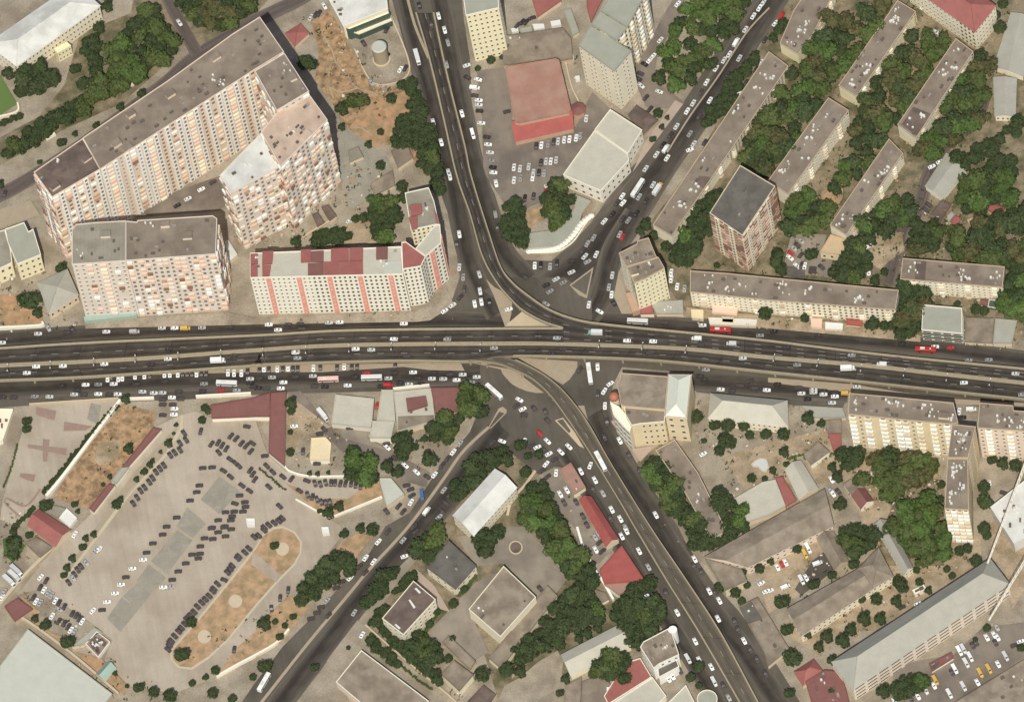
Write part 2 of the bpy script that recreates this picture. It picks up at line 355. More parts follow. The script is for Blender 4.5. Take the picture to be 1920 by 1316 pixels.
# the great traffic surface
patch('road', 'Z-40,632 Z150,616 Z440,606 Z800,594 Z845,570 Z862,520 Z850,430 Z815,330 Z790,220 Z765,110 Z735,0 Z725,-40 Z862,-40 Z870,40 Z881,110 Z884,188 Z911,330 Z928,365 Z940,405 Z958,466 Z975,487 Z1040,490 Z1073,467 Z1135,380 Z1168,330 Z1210,288 Z1271,208 Z1361,70 Z1411,0 Z1430,-40 Z1492,-40 Z1440,45 Z1375,135 Z1320,225 Z1261,313 Z1211,393 Z1186,430 Z1168,460 Z1158,490 Z1153,530 Z1160,576 Z1178,597 Z1280,600 Z1440,614 Z1600,630 Z1740,644 Z1960,672 Z1960,772 Z1850,765 Z1790,752 Z1590,740 Z1580,765 Z1490,760 Z1440,752 Z1305,735 Z1300,700 Z1166,688 Z1150,720 Z1143,760 Z1150,800 Z1178,840 Z1211,898 Z1273,990 Z1286,1018 Z1336,1091 Z1386,1146 Z1440,1219 Z1500,1316 Z1520,1350 Z1335,1350 Z1311,1262 Z1273,1212 Z1236,1126 Z1198,1069 Z1160,1011 Z1120,936 Z1080,878 Z1040,875 Z1010,890 Z960,850 Z881,898 Z856,911 Z793,990 Z731,1061 Z655,1149 Z568,1262 Z518,1316 Z490,1350 Z430,1350 Z475,1284 Z530,1212 Z605,1136 Z693,1036 Z723,986 Z768,961 Z826,873 Z881,810 Z906,748 Z866,728 Z730,733 Z620,736 Z535,738 Z480,740 Z364,748 Z241,753 Z58,760 Z-40,767', 'asphalt')
road_mat('lane_dark', ASPH, (58, 52, 47), 2, 0.4)
road_mat('lane_street', (112, 100, 91), (92, 82, 76), 2, 0.3)
road_mat('deck_dark', (106, 97, 86), (60, 54, 48), 3, 0.16, 26.0)
road_mat('deck_brown', (118, 106, 88), (88, 80, 69), 2, 0.16, 26.0)
patch('road_apron', 'Z820,594 Z850,570 Z868,500 Z905,470 Z950,480 Z985,500 Z1080,500 Z1100,470 Z1150,480 Z1150,570 Z1175,600 Z1060,612 Z960,604', 'asphalt')
ribbon('traffic_lane', 'Z-40,640 Z240,622 Z480,614 Z800,602 Z960,604', 34, 'lane_dark')
ribbon('traffic_lane', 'Z1060,596 Z1280,612 Z1440,626 Z1700,646 Z1960,680', 34, 'lane_dark')
ribbon('traffic_lane', 'Z-40,730 Z240,716 Z480,708 Z700,704 Z900,700', 44, 'lane_dark')
ribbon('traffic_lane', 'Z1300,712 Z1440,725 Z1590,735', 40, 'lane_dark')
ribbon('traffic_lane', 'Z752,-40 Z780,80 Z815,210 Z845,330 Z868,440 Z890,520 Z930,590', 40, 'lane_dark')
ribbon('traffic_lane', 'Z815,-40 Z838,80 Z860,190 Z885,300 Z915,400 Z950,480 Z1010,540', 42, 'lane_dark')
ribbon('traffic_lane', 'Z1475,-40 Z1400,75 Z1330,185 Z1240,310 Z1160,420 Z1090,500 Z1010,560', [52, 52, 52, 60, 80, 90, 80], 'lane_dark')
ribbon('traffic_lane', 'Z1190,400 Z1150,470 Z1125,560 Z1090,610', [40, 44, 44, 40], 'lane_dark')
ribbon('traffic_lane', 'Z1000,690 Z1020,720 Z960,780 Z880,880 Z800,975 Z700,1090 Z600,1220 Z500,1350', [60, 60, 62, 56, 50, 46, 46, 46], 'lane_dark')
ribbon('traffic_lane', 'Z1105,690 Z1115,760 Z1150,850 Z1220,960 Z1310,1110 Z1400,1230 Z1480,1350', [50, 50, 50, 48, 46, 46, 46], 'lane_dark')
ribbon('traffic_lane', 'Z1000,780 Z1060,850 Z1110,930 Z1180,1050 Z1250,1160 Z1330,1290 Z1360,1350', 34, 'lane_dark')
patch('road_core', 'Z905,545 Z960,520 Z1060,520 Z1110,560 Z1110,600 Z1000,605', 'asphalt', None)
patch('road_core', 'Z900,700 Z1140,690 Z1140,760 Z1070,800 Z1010,860 Z940,800', 'asphalt', None)
patch('road_core', 'Z940,735 Z1010,720 Z1060,790 Z1060,850 Z1000,860 Z950,800', 'asphalt', None)
# paved islands under and beside the decks
patch('traffic_island', 'F1720,770 F1780,830 F1914,900 G0,1000 G-20,1100 F1860,1120 F1780,900', 'concrete')
patch('traffic_island', 'G75,1012 G240,1090 G390,1140 G0,1145 F1840,1140 F1890,1095 G20,1060', 'concrete_pale')
patch('traffic_island', 'G430,815 G610,680 G560,915 G500,890', 'concrete')
patch('traffic_island', 'G440,820 G595,705 G555,890', 'asphalt')
patch('traffic_island', 'J1530,60 J1914,130 K0,120 K180,260 K240,305 K180,306 K110,292 K50,268 K0,240 J1880,205 J1845,165 J1830,130', 'concrete')
patch('traffic_island', 'K40,40 K490,70 K488,110 K470,150 K430,205 K380,243 K330,215 K290,190', 'concrete')
patch('traffic_island', 'K320,510 K380,490 K470,600 K540,720 K500,700 K420,610', 'concrete_pale')
patch('traffic_island', 'K470,400 K540,400 K580,560 K560,560', 'concrete')
patch('traffic_island', 'J1815,420 J1845,408 J1875,432 J1872,455 J1755,572 J1738,560', 'concrete')
patch('traffic_island', 'J1818,445 J1858,458 J1752,565 J1745,560', 'asphalt')
patch('traffic_island', 'K335,512 K380,500 K440,590 K425,605', 'asphalt')
ribbon('median_strip', 'J1740,560 J1550,740 J1400,950 J1150,1290 N850,320 N700,500 N400,860 N100,1240 N20,1340', 5.5, 'concrete')
ribbon('median_strip', 'D10,60 C1750,250 C1550,560 C1330,870 C1160,1140', 3, 'concrete')
patch('pavement', 'I720,180 J100,100 J1300,80 J1530,80 J1560,140 J1300,135 J1100,110 J500,150 I1900,150', 'concrete')
patch('pavement', 'L0,190 L630,240 L1000,300 L1400,350 L1914,380 L1914,420 L1400,385 L600,300 L0,225', 'concrete')
# streets and lots
ribbon('street', 'Z-40,385 Z40,345 Z150,275 Z300,165 Z370,105 Z480,40 Z560,0 Z620,-40', 26, 'lane_street')
ribbon('street', 'A1230,-60 A1360,200 A1470,400', 24, 'lane_street')
ribbon('street', 'H900,800 H960,560 H1000,400 H1120,250 H1200,0 D1330,1080 D1560,900 D1640,700', [22, 30, 30, 26, 26, 24, 20, 16], 'lane_street')
patch('parking_lot', 'H180,420 H440,440 H400,560 H480,640 H460,760 H120,720 H130,600', 'asphalt_grey')
patch('parking_lot', 'H760,440 H900,420 H1000,420 H1020,560 H900,640 H840,700 H760,640', 'dust')
patch('parking_lot', 'B1650,530 B1880,500 C0,900 C20,1060 C480,950 C560,760 C600,690 C740,820 C400,1290 C390,1330 G320,90 G240,190 G80,250 F1850,200 F1720,0 B1700,1250 B1690,900', 'asphalt_brown')
patch('parking_lot', 'C1215,-20 C1300,-20 C1230,180 C1090,400 C1055,620 C1200,700 C1290,770 C1240,820 C1000,800 C930,640 C900,420 C1020,330 C1130,120', 'asphalt_brown')
patch('pavement', 'C1000,1060 C1220,750 C1280,780 C900,1290', 'pink_paving')
patch('court', 'E1000,300 E1170,170 E1640,0 E1914,-60 E1680,60 E1740,200 E1640,250 E1060,300', 'asphalt_brown')
patch('court', 'F560,420 F870,250 F900,500 F560,520', 'dust')
patch('school_yard', 'O0,0 O100,0 O430,370 O330,500 O180,530 O0,340 N1860,280 N1640,300 N1500,80', 'asphalt_grey')
patch('school_yard', 'N1280,800 N1640,420 N1900,300 N1590,620 N1740,940 N1640,1000 N1400,860', 'asphalt_grey')
patch('side_road', 'J220,300 J330,290 J560,560 J850,640 J1050,760 J1300,900 J1270,1010 J1100,960 J900,820 J660,760 J540,640 J380,480', 'asphalt_brown')
patch('forecourt', 'J230,310 J560,560 J380,620 J220,800 J240,480', 'dust')
patch('forecourt', 'J560,560 J870,560 J830,640 J1000,740 J640,640', 'asphalt_grey')
patch('parking_lot', 'P940,1040 P1390,960 P1600,760 P1914,720 P1914,980 P1380,1330 P930,1330', 'asphalt_brown')
patch('parking_lot', 'O500,0 O620,0 O760,160 O640,290 O480,120', 'asphalt_grey')
patch('parking_lot', 'K230,930 K340,880 K460,1080 K740,1316 K470,1316 K330,1150', 'asphalt_grey')
patch('plaza', 'N330,1330 N560,960 N760,700 N830,760 N600,1130 N700,1330', 'pavement')
patch('plaza', 'N1790,1340 N1860,1190 O60,1130 O200,1010 O340,930 O385,1010 O370,1120 O330,1340', 'pavement')
patch('paved_garden', 'I220,400 I900,355 I480,900 I130,1300 I0,1250 I20,1110', 'concrete_yard')
# big parking yard
patch('parking_yard', 'I1160,560 I1350,470 I1470,440 I1600,500 I1914,520 J90,770 J220,890 J400,945 J700,950 J930,1090 J560,1250 J640,1300 N640,80 N340,430 N0,740 M1914,900 M1610,1130 M1300,1250 M960,1190 M780,1000 M840,850 M680,720 M300,470 M130,510 M410,160 I640,1250 I960,900', 'concrete_yard')
patch('dirt_lot', 'I920,390 I1170,450 I1140,570 I1000,760 I660,1170 I400,1090 I480,960 I700,650', 'scrub')
patch('dirt_patch', 'I740,680 I900,660 I880,800 I740,850 I700,800', 'dust')
patch('dirt_island', 'J220,980 J480,1210 J550,1240 J950,1080 J920,960 J800,1010 J700,1090 J420,1100 J300,1010', 'dirt')
patch('forecourt', 'J230,900 J420,950 J700,960 J800,1010 J680,1100 J540,1060 J400,1060 J300,990', 'concrete_yard')
oval = 'N0,170 N60,70 N130,25 N200,15 N280,50 N330,120 N325,200 N280,280 N150,410 N0,580 M1700,840 M1560,970 M1430,1055 M1340,1045 M1290,990 M1290,930 M1500,690 M1850,260'
patch('kerb_ring', 'N-8,160 N50,58 N125,8 N205,0 N292,40 N345,118 N338,206 N292,292 N160,424 N8,596 M1704,858 M1564,988 M1434,1074 M1334,1060 M1274,996 M1274,922 M1488,680 M1840,244', 'kerb')
patch('dirt_island', oval, 'dirt')
patch('footpath', 'N-25,185 N190,370 N150,420 N-35,285', 'concrete_yard')
def disc(cx, cy, r, m, name='paved_circle', z=None): patch(name, [(cx + r * math.cos(i * math.pi / 14), cy + r * math.sin(i * math.pi / 14)) for i in range(28)], m, z)
for s in ('N198,170', 'M1760,560', 'M1528,825'):
    c = P(s)[0]; disc(c[0], c[1], 12.5, 'concrete_pale')
patch('dirt_island', 'N870,70 N700,300 N540,240 N640,120 N760,50', 'dirt')
patch('dirt_island', 'M1620,1110 M1780,900 N0,780 N110,650 N260,520 N400,600 N200,860 N0,980 M1900,960', 'dirt')
patch('dirt_strip', 'M560,940 M760,990 M960,1200 M930,1260 M800,1160', 'dirt_red')
patch('dirt_strip', 'M150,510 M300,640 M250,680 M390,800 M480,830 M420,880 M230,700', 'dirt')
for s in ('I1640,930 I1790,1040 I1640,1210 I1500,1100', 'M1400,-140 M1540,-20 M1440,90 M1320,0', 'M1325,30 M1440,105 M1250,360 M1130,260', 'M1110,285 M1240,385 M1135,500 M1020,410', 'M1030,420 M1130,505 M1030,630 M920,525', 'M910,530 M1030,630 M900,790 M800,690'):
    patch('grey_paving', s, 'slab_grey')  # flat squares of grey slab paving in the yard
patch('lawn', 'A-40,520 A0,560 A130,780 A0,860 A-40,890', 'turf')
patch('lawn', 'M20,100 M90,60 M190,150 M100,270 M30,220', 'lawn')
patch('lawn', 'O1300,40 O1450,20 O1640,80 O1440,190 O1330,150', 'lawn')
patch('lawn', 'C1310,420 C1400,330 C1460,420 C1420,560', 'lawn')
patch('dirt_patch', 'C1290,440 C1370,410 C1390,480 C1330,510', 'dirt')
patch('dirt_garden', 'E-40,900 E120,880 E320,1050 E300,1120 E-40,1130', 'dirt_red')
patch('dirt_garden', 'G110,260 G240,220 G240,330 G120,380', 'dirt')
patch('pavement', 'E-40,260 E230,180 E300,290 E140,340 E-40,400', 'concrete')
patch('pavement', 'G800,700 G900,1030 G820,1030 G760,900', 'concrete')
patch('pavement', 'H0,1050 H700,1110 H1140,1190 H1140,1240 H0,1140 G1300,1040 G1300,980', 'dust')
patch('pavement', 'E630,1080 E1700,1020 E1914,1060 F1200,1010 F1420,830 F1480,960 F1300,1080 F1200,1090 E1914,1110 E640,1140', 'pavement')
patch('pavement', 'K780,480 K900,720 K1070,700 K960,820 K740,520', 'pink_paving')
patch('path', 'N1200,320 N1330,440 N1450,640 N1380,620 N1190,420', 'pink_paving')
patch('path', 'N1060,420 N1210,240 N1150,225 N960,420 N820,640 N830,700 N1000,520', 'asphalt_grey')
patch('path', 'O0,1100 O170,920 O360,720 O540,510 O560,520 O380,740 O190,950 O0,1140', 'concrete')
ribbon('path', 'K175,885 K90,1000 K0,1100 J1880,1220', 5, 'concrete_pale')
patch('pond', 'K1785,838 K1815,808 K1855,788 K1900,795 L-2,820 L8,858 K1900,900 K1865,890 K1840,862 K1800,858', 'concrete_pale')
patch('pond', 'K1800,838 K1822,815 K1858,796 K1895,802 L-8,825 L-2,855 K1895,888 K1872,880 K1845,852 K1808,850', 'water')
patch('site_ground', 'P1660,0 P1914,-300 P1960,400 P1830,620 P1760,300 P1660,240', 'dust')
patch('site_floor', 'L1660,1150 L1914,960 L1990,960 L1990,1316 P1960,120 P1830,140 P1790,0', 'roof_white')
patch('kerb_ring', [(967 + 13 * math.cos(i * .3), 1026 + 13 * math.sin(i * .3)) for i in range(21)], 'kerb')
disc(967, 1026, 10.5, 'felt_dark')
for s, m in (('I270,410 I420,440 I405,510 I270,470', 'brickwork'), ('I205,690 I500,720 I490,770 I210,715', 'brickwork'), ('I320,650 I370,655 I350,820 I320,815', 'brickwork'), ('I480,520 I690,555 I640,585 I475,590', 'brickwork'), ('I150,905 I265,915 I250,970 I150,935', 'brickwork'), ('I680,380 I755,400 I730,540 I650,500', 'slab_grey')):
    patch('brick_terrace', s, m)
ribbon('brick_path', 'I300,1025 I190,1150 I50,1090 I40,1130 I150,1230', 3.5, 'brickwork')
patch('kerb_strip', 'I1230,760 I1345,560 I1350,470 I1370,470 I1370,570 I1250,770 I980,1060 I800,1300 M500,390 M440,400 M720,40 I780,1270', 'kerb')
patch('planting_strip', 'I1000,900 I1280,600 I1320,570 I1240,750 I960,1040 I800,1260 M480,390 M450,390 M700,30', 'concrete')
GZ = 0.02 + LAYER[0] * 0.012 + 0.02          # top of all the ground sheets
# ------------------------------------------------------------------ the elevated roads
ZD = 7.0
def interp(tab, t):
    for (a, va), (b, vb) in zip(tab, tab[1:]):
        if t <= b: return va + (vb - va) * max(0.0, (t - a) / (b - a))
    return tab[-1][1]
def hmain(x, y): return ZD
def hnw(x, y): return interp([(60, 0.9), (160, 1.2), (480, ZD + 0.03), (700, ZD + 0.03)], y)
def hse(x, y): return interp([(660, ZD - 0.03), (900, ZD - 0.03), (1350, 4.2)], y)
DECKS = []
def deck(name, label, left, right, hf, m, marks, n_lanes, piers=True, z_off=0.0, bar_l=True, bar_r=True, gap_l=(1e9, 0), gap_r=(1e9, 0)):
    """Raised carriageway between two edge lines of photo points: deck slab, a parapet along each edge, lane paint and piers."""
    Lp = resample(P(left), 4); Rp = resample(P(right), 4); n = int(max(len(Lp), len(Rp)))
    def at(p, t):
        k = t * (len(p) - 1); i = min(int(k), len(p) - 2); f = k - i
        return (p[i][0] + (p[i + 1][0] - p[i][0]) * f, p[i][1] + (p[i + 1][1] - p[i][1]) * f)
    prs = [(at(Lp, i / n), at(Rp, i / n)) for i in range(n + 1)]
    a = [W(l[0], l[1], hf(*l) + z_off) for l, r in prs]; b = [W(r[0], r[1], hf(*r) + z_off) for l, r in prs]
    root = tag(empty(name, a[n // 2] * 0.5 + b[n // 2] * 0.5), label, 'bridge'); root.location.z = 0; O = root.location
    v = []; uv = []; f = []; mi = []; d = 0
    for i in range(n + 1):
        if i: d += ((a[i] + b[i]) / 2 - (a[i - 1] + b[i - 1]) / 2).length
        z0 = max(a[i].z - 1.6, -0.5)
        v += [a[i], b[i], Vector((a[i].x, a[i].y, min(z0, a[i].z - 0.3))), Vector((b[i].x, b[i].y, min(z0, b[i].z - 0.3)))]; uv += [(0, d), (1, d), (0, d), (1, d)]
        if i:
            k = 4 * i - 4; q = 4 * i
            f += [(k, q, q + 1, k + 1), (k + 2, k + 3, q + 3, q + 2), (k, k + 2, q + 2, q), (k + 1, q + 1, q + 3, k + 3)]; mi += [0, 1, 1, 1]
    link('deck', mesh_from('deck', [p - O for p in v], f, uv, mi), root, [MATS[m], MATS['concrete']])
    for pts, other, on, gp, px in ((a, b, bar_l, gap_l, [q[0][0] for q in prs]), (b, a, bar_r, gap_r, [q[1][0] for q in prs])):
        if not on: continue
        v = []; f = []
        for i in range(n + 1):
            dr = (other[i] - pts[i]); dr.z = 0; dr.normalize(); p = pts[i]
            o0 = p - dr * 0.35; i0 = p + dr * 0.75; i1 = p + dr * 0.55
            for q, z in ((o0, -0.9), (o0, 0.85), (i1, 0.85), (i0, 0.02)): v.append(Vector((q.x, q.y, p.z + z)) - O)
            if i and not gp[0] < px[i] < gp[1]:
                k = 4 * i - 4; q = 4 * i
                for e in range(3): f.append((k + e, k + e + 1, q + e + 1, q + e))
        link('parapet', mesh_from('parapet', v, f), root, MATS['barrier'])
    mv = []; mf = []
    for t in marks:
        line = [(l[0] + (r[0] - l[0]) * t, l[1] + (r[1] - l[1]) * t) for l, r in prs]
        vv, ff = dashes('lane_marking', line, zf=lambda x, y: hf(x, y) + z_off + 0.05, dash=3.5, gap=8.5, wid=0.26); k = len(mv)
        mv += [p - O for p in vv]; mf += [tuple(q + k for q in t4) for t4 in ff]
    if mv: link('lane_marking', mesh_from('lane_marking', mv, mf), root, MATS['paint_line'])
    if piers:
        for i in range(4, n, 18):
            c = (a[i] + b[i]) / 2
            if c.z < 3.5: continue
            pm = MB(); dr = (b[i] - a[i]); dr.z = 0; wd = dr.length
            pm.box((c.x, c.y, c.z - 2.05), dr, (-dr.y, dr.x), wd * 0.86, 1.4, 0.9)
            for s in (-0.28, 0.28):
                q = c + dr * s; pm.cyl((q.x, q.y), 0.7, 0.7, 0, c.z - 2.5, 12)
            pm.build('pier', 'concrete', root, O)
    DECKS.append(prs)
    return root
NL = 'E-60,1292 E0,1288 E700,1245 E1914,1192 F700,1155 F1914,1140 G380,1140'
deck('elevated_road', 'northern carriageway of the long elevated road west of the ramp junction, dark between tan parapets', NL,
     'I-60,100 I0,98 I1000,50 F0,1300 F700,1262 F1914,1250 G380,1256', hmain, 'deck_dark', (0.52,), 3)
deck('elevated_road', 'wider northern carriageway of the elevated road east of where the curved ramp joins', 'G380,1044 G560,1092 G900,1132 G1400,1180 G1914,1232 L450,-28 L1000,36 L1914,126 L2000,134',
     'G380,1256 G650,1262 G1300,1290 L0,36 L700,95 L1200,150 L1914,228 L2000,240', hmain, 'deck_dark', (0.3, 0.56, 0.8), 4)
deck('elevated_road', 'southern carriageway of the long elevated road, two dark lanes beside the lamp-lined median',
     'I-60,110 I0,108 I1000,60 F0,1310 F700,1272 F1914,1260 G650,1272 G1300,1300 L0,46 L700,105 L1200,160 L1914,238 L2000,250', 'I-60,222 I0,215 I700,185 I1914,103 J0,97 J1000,68 J1600,72 K0,32 K980,60 K1914,152 L700,225 L1300,290 L1914,356 L2000,368', hmain, 'deck_dark', (0.5,), 2, z_off=-0.02, gap_r=(882, 966))
deck('flyover_ramp', 'curved flyover ramp sweeping from the northern avenue onto the elevated road',
     'B1195,100 B1300,460 B1400,880 B1500,1316 F1600,290 F1690,600 F1800,800 F1914,935 G90,1015 G240,1095 G384,1140', 'B1330,100 B1430,560 B1560,1080 B1610,1316 F1740,420 F1830,680 F1914,795 G100,880 G250,985 G384,1046', hnw, 'deck_dark', (0.5,), 2)
deck('flyover_ramp', 'curved flyover ramp leaving the elevated road towards the south-east, one white bus on it',
     'J1600,66 J1780,80 J1914,125 K150,200 K280,320 K400,480 K560,720 K800,1110 K920,1316 O1150,400 O1400,800 O1700,1316 O1760,1420', 'K-60,36 K50,70 K250,180 K400,310 K560,520 K750,850 K1040,1316 O1300,400 O1560,800 O1840,1316 O1900,1420', hse, 'deck_brown', (0.5,), 2, z_off=-0.05, gap_r=(0, 968))
# median of the northern avenue before the ramp climbs
def wall_line(name, label, line, h, t, m, cat='wall', cap=None, group=None):
    pts = [W(x, y, 0.0) for x, y in resample(P(line), 6)]
    root = tag(empty(name, pts[len(pts) // 2]), label, cat, group); O = root.location
    for nm, z0, z1, tt, mm in (('wall_body', 0, h, t, m), ('coping', h, h + 0.15, t + 0.25, cap or m)):
        v = []; f = []; c = [(p.x, p.y) for p in pts]; nn = normals(c)
        for i, (p, q) in enumerate(zip(pts, nn)):
            for s, z in ((-1, z0), (-1, z1), (1, z1), (1, z0)): v.append(Vector((p.x + q[0] * s * tt / 2, p.y + q[1] * s * tt / 2, z)) - O)
            if i:
                k = 4 * i - 4; r = 4 * i
                for e in range(4): f.append((k + e, k + (e + 1) % 4, r + (e + 1) % 4, r + e))
        f.append((0, 1, 2, 3)); k = 4 * (len(pts) - 1); f.append((k + 3, k + 2, k + 1, k))
        link(nm, mesh_from(nm, v, f), root, MATS[mm])
    return root
wall_line('road_barrier', 'tan concrete median barrier splitting the northern avenue near the white truck', 'B1125,-40 B1190,200 B1290,440', 0.9, 1.3, 'barrier', 'barrier')
# lamp posts
def lamp_meshes():
    m = MB(); m.cyl((0, 0), 0.16, 0.09, 0, 9.0, 8); m.cyl((0, 0), 0.35, 0.3, 0, 0.5, 8)
    a = MB(); a.bar((0, 0, 9.0), (1.9, 0, 9.5), 0.07); a.bar((0, 0, 9.0), (-1.9, 0, 9.5), 0.07)
    h = MB(); h.box((0, 0, 0), (1, 0), (0, 1), 1.1, 0.42, 0.18)
    mk = lambda b, n, q: mesh_from(n, b.v, b.f)
    r = []
    for b, n, q in ((m, 'pole', 'rail'), (a, 'lamp_arm', 'rail'), (h, 'lamp_head', 'tank_white')):
        me = mk(b, n, q); me.materials.append(MATS[q]); r.append(me)
    return r
LM = lamp_meshes()
lamps = P('I55,118 I375,97 I700,76 I1010,52 I1330,33 I1650,14 F50,1318 F372,1302 F695,1290 F1012,1276 F1340,1272 F1676,1286 G650,1258 G975,1272 G1300,1298 L45,45 L372,82 L697,120 L1018,155 L1338,190 L1660,225')
for i, (x, y) in enumerate(lamps):
    q = W(x, y, ZD + 9.0); 
    r = tag(empty('street_lamp', (q.x, q.y, ZD)), 'twin-armed street lamp on the median of the elevated road, %s from the west' % (['first', 'second', 'third', 'fourth', 'fifth', 'sixth', 'seventh', 'eighth', 'ninth', 'tenth', 'eleventh', 'twelfth', 'thirteenth', 'fourteenth', 'fifteenth', 'sixteenth', 'seventeenth', 'eighteenth', 'nineteenth', 'twentieth', 'twenty-first'][i]), 'street lamp', 'street lamps along the elevated median')
    x2, y2 = lamps[min(i + 1, len(lamps) - 1)] if i < len(lamps) - 1 else lamps[i - 1]; q2 = W(x2, y2, ZD + 9.0)
    r.rotation_euler.z = math.atan2(q2.y - q.y, q2.x - q.x) + math.pi / 2
    link('pole', LM[0], r); arm = link('lamp_arm', LM[1], r)
    for s in (-1, 1): h = link('lamp_head', LM[2], arm); h.location = (s * 2.1, 0, 9.5)
# ------------------------------------------------------------------ buildings
VIEW_H = Vector((-_sv.x, -_sv.y, 0)); _b = W(960 + 21, 658 + 100) - W(960, 658); LOOK = Vector((_b.x, _b.y, 0)).normalized()   # where a visible wall faces
CUBES = {}
def cube(kind, m):
    """Shared unit pieces: a plain block, or a window (frame round a recessed pane)."""
    key = (kind, m)
    if key in CUBES: return CUBES[key]
    b = MB()
    if kind == 'window':
        s = .5; i = .38; v = [(-s, -s, -s), (s, -s, -s), (s, -s, s), (-s, -s, s), (-s, s, -s), (s, s, -s), (s, s, s), (-s, s, s), (-i, s, -i), (i, s, -i), (i, s, i), (-i, s, i), (-i, .1, -i), (i, .1, -i), (i, .1, i), (-i, .1, i)]
        f = [(0, 3, 7, 4), (1, 5, 6, 2), (0, 4, 5, 1), (3, 2, 6, 7)] + [(4, 8, 9, 5), (5, 9, 10, 6), (6, 10, 11, 7), (7, 11, 8, 4)] + [(8, 12, 13, 9), (9, 13, 14, 10), (10, 14, 15, 11), (11, 15, 12, 8)] + [(12, 15, 14, 13)]
        me = mesh_from('window', v, f, mi=[0] * 12 + [1]); me.materials.append(MATS['frame_white']); me.materials.append(MATS[m])
    else:
        b.box((0, 0, 0), (1, 0), (0, 1), 1, 1, 1); me = mesh_from(kind, b.v, b.f); me.materials.append(MATS[m])
    CUBES[key] = me; return me
class Pieces:
    """Facade pieces of one building; the first hundred of a kind each an object, the rest of that kind one part."""
    LIMIT = 100
    def __init__(s): s.d = {}
    def add(s, kind, c, u, n, su, sn, sz, m): s.d.setdefault(kind, []).append((Vector(c), Vector(u), Vector(n), su, sn, sz, m))
    def flush(s, root):
        O = root.location
        for kind, L in s.d.items():
            L.sort(key=lambda t: -t[3] * t[5]) if len(L) > s.LIMIT and kind not in ('window', 'balcony') else None
            for c, u, n, su, sn, sz, m in L[:s.LIMIT]:
                o = bpy.data.objects.new(kind, cube(kind, m)); col.objects.link(o); o.parent = root
                z = Vector((0, 0, 1)); M = Matrix((u * su, n * sn, z * sz)).transposed().to_4x4(); M.translation = c - O; o.matrix_basis = M
            rest = L[s.LIMIT:]
            if rest:
                mats = sorted({t[6] for t in rest}); b = MB()
                for c, u, n, su, sn, sz, m in rest: b.box(c, u, n, su, sn, sz, mats.index(m))
                o = b.build(kind + '_rest', mats, root, O); o['kind'] = 'stuff'
def pane_mat(r): return 'glass'
def facade(pc, a, b, h, spec, wall, rr, z0=0.0):
    # dresses the wall from a to b; its outward normal lies to the right of a->b
    gl = MATS['glass_soft'].name if wall in ('salmon', 'pinkish') and spec[1] > 8 else MATS['glass'].name
    d = Vector((b.x - a.x, b.y - a.y, 0)); L = d.length; u = d / L; n = Vector((u.y, -u.x, 0))
    pat, floors, cw = spec[0], spec[1], spec[2]
    cols_ = max(1, round(L / cw)); w = L / cols_; fh = (h - z0) / floors
    for k in range(cols_):
        t = pat[k % len(pat)] if not pat.startswith('|') else pat[1:][min(int(k / cols_ * (len(pat) - 1)), len(pat) - 2)]
        c = a + d * ((k + .5) / cols_); c = Vector((c.x, c.y, 0))
        if t == '.': continue
        if t in 'WwP':                                     # projecting bay, full height
            m = {'W': 'white', 'w': 'cream', 'P': 'pink'}[t]; pw = .78 if t != 'P' else .9
            pc.add('bay', c + n * .3 + Vector((0, 0, (z0 + h) / 2 - .2)), u, n, w * pw, .6, h - z0 - .6, m)
        for i in range(floors):
            zc = z0 + (i + .5) * fh
            if t in 'Ww': pc.add('window', c + n * .62 + Vector((0, 0, zc)), u, n, w * .36, .14, fh * .5, gl)
            elif t == 'P':
                if i % 1 == 0 and rr.random() < .8: pc.add('panel', c + n * .64 + Vector((0, 0, zc)), u, n, w * .34, .1, fh * .3, 'rose')
            elif t == 'n': pc.add('window', c + n * .04 + Vector((0, 0, zc + .1)), u, n, w * .42, .16, fh * .42, gl)
            elif t == 'l': pc.add('window', c + n * .04 + Vector((0, 0, zc)), u, n, w * 1.0, .16, fh * .5, gl)
            elif t == 'b':                                 # open loggia with a pale parapet
                m = rr.choice(('salmon', 'rose', 'pinkish', 'salmon', 'cream'))
                pc.add('balcony', c + n * .6 + Vector((0, 0, zc - fh * .22)), u, n, w * .94, 1.2, fh * .42, m)
            elif t == 'm':                                 # loggias glazed and painted by their owners
                q = rr.random(); m = rr.choice(('pinkish', 'salmon', 'white', 'rose', 'beige', 'white', 'brown_dark', 'pinkish', 'brick_red', 'pinkish', 'rose', 'stone_white'))
                if q < .62: pc.add('balcony', c + n * .45 + Vector((0, 0, zc - fh * .1)), u, n, w * .86, .9, fh * rr.choice((.45, .6, .6)), m)
                elif q < .94: pc.add('window', c + n * .05 + Vector((0, 0, zc)), u, n, w * .5, .16, fh * .45, gl)
            elif t == 'c': pass
            elif t == 'r':                                 # brick-coloured loggias
                pc.add('balcony', c + n * .35 + Vector((0, 0, zc - fh * .15)), u, n, w * .86, .7, fh * .55, rr.choice(('brick_red', 'brick_red', 'brown_dark', 'rose')))
                pc.add('window', c + n * .3 + Vector((0, 0, zc + fh * .3)), u, n, w * .7, .5, fh * .25, gl)
            elif t == 'B':                                 # white balcony box under a dark opening
                pc.add('balcony', c + n * .6 + Vector((0, 0, zc - fh * .2)), u, n, w * .9, 1.2, fh * .45, rr.choice(('white', 'cream', 'beige', 'tan', 'beige', 'cream') if floors < 7 else ('white', 'white', 'cream', 'beige')))
                if rr.random() < .8: pc.add('window', c + n * .05 + Vector((0, 0, zc + fh * .2)), u, n, w * .7, .16, fh * .4, gl)
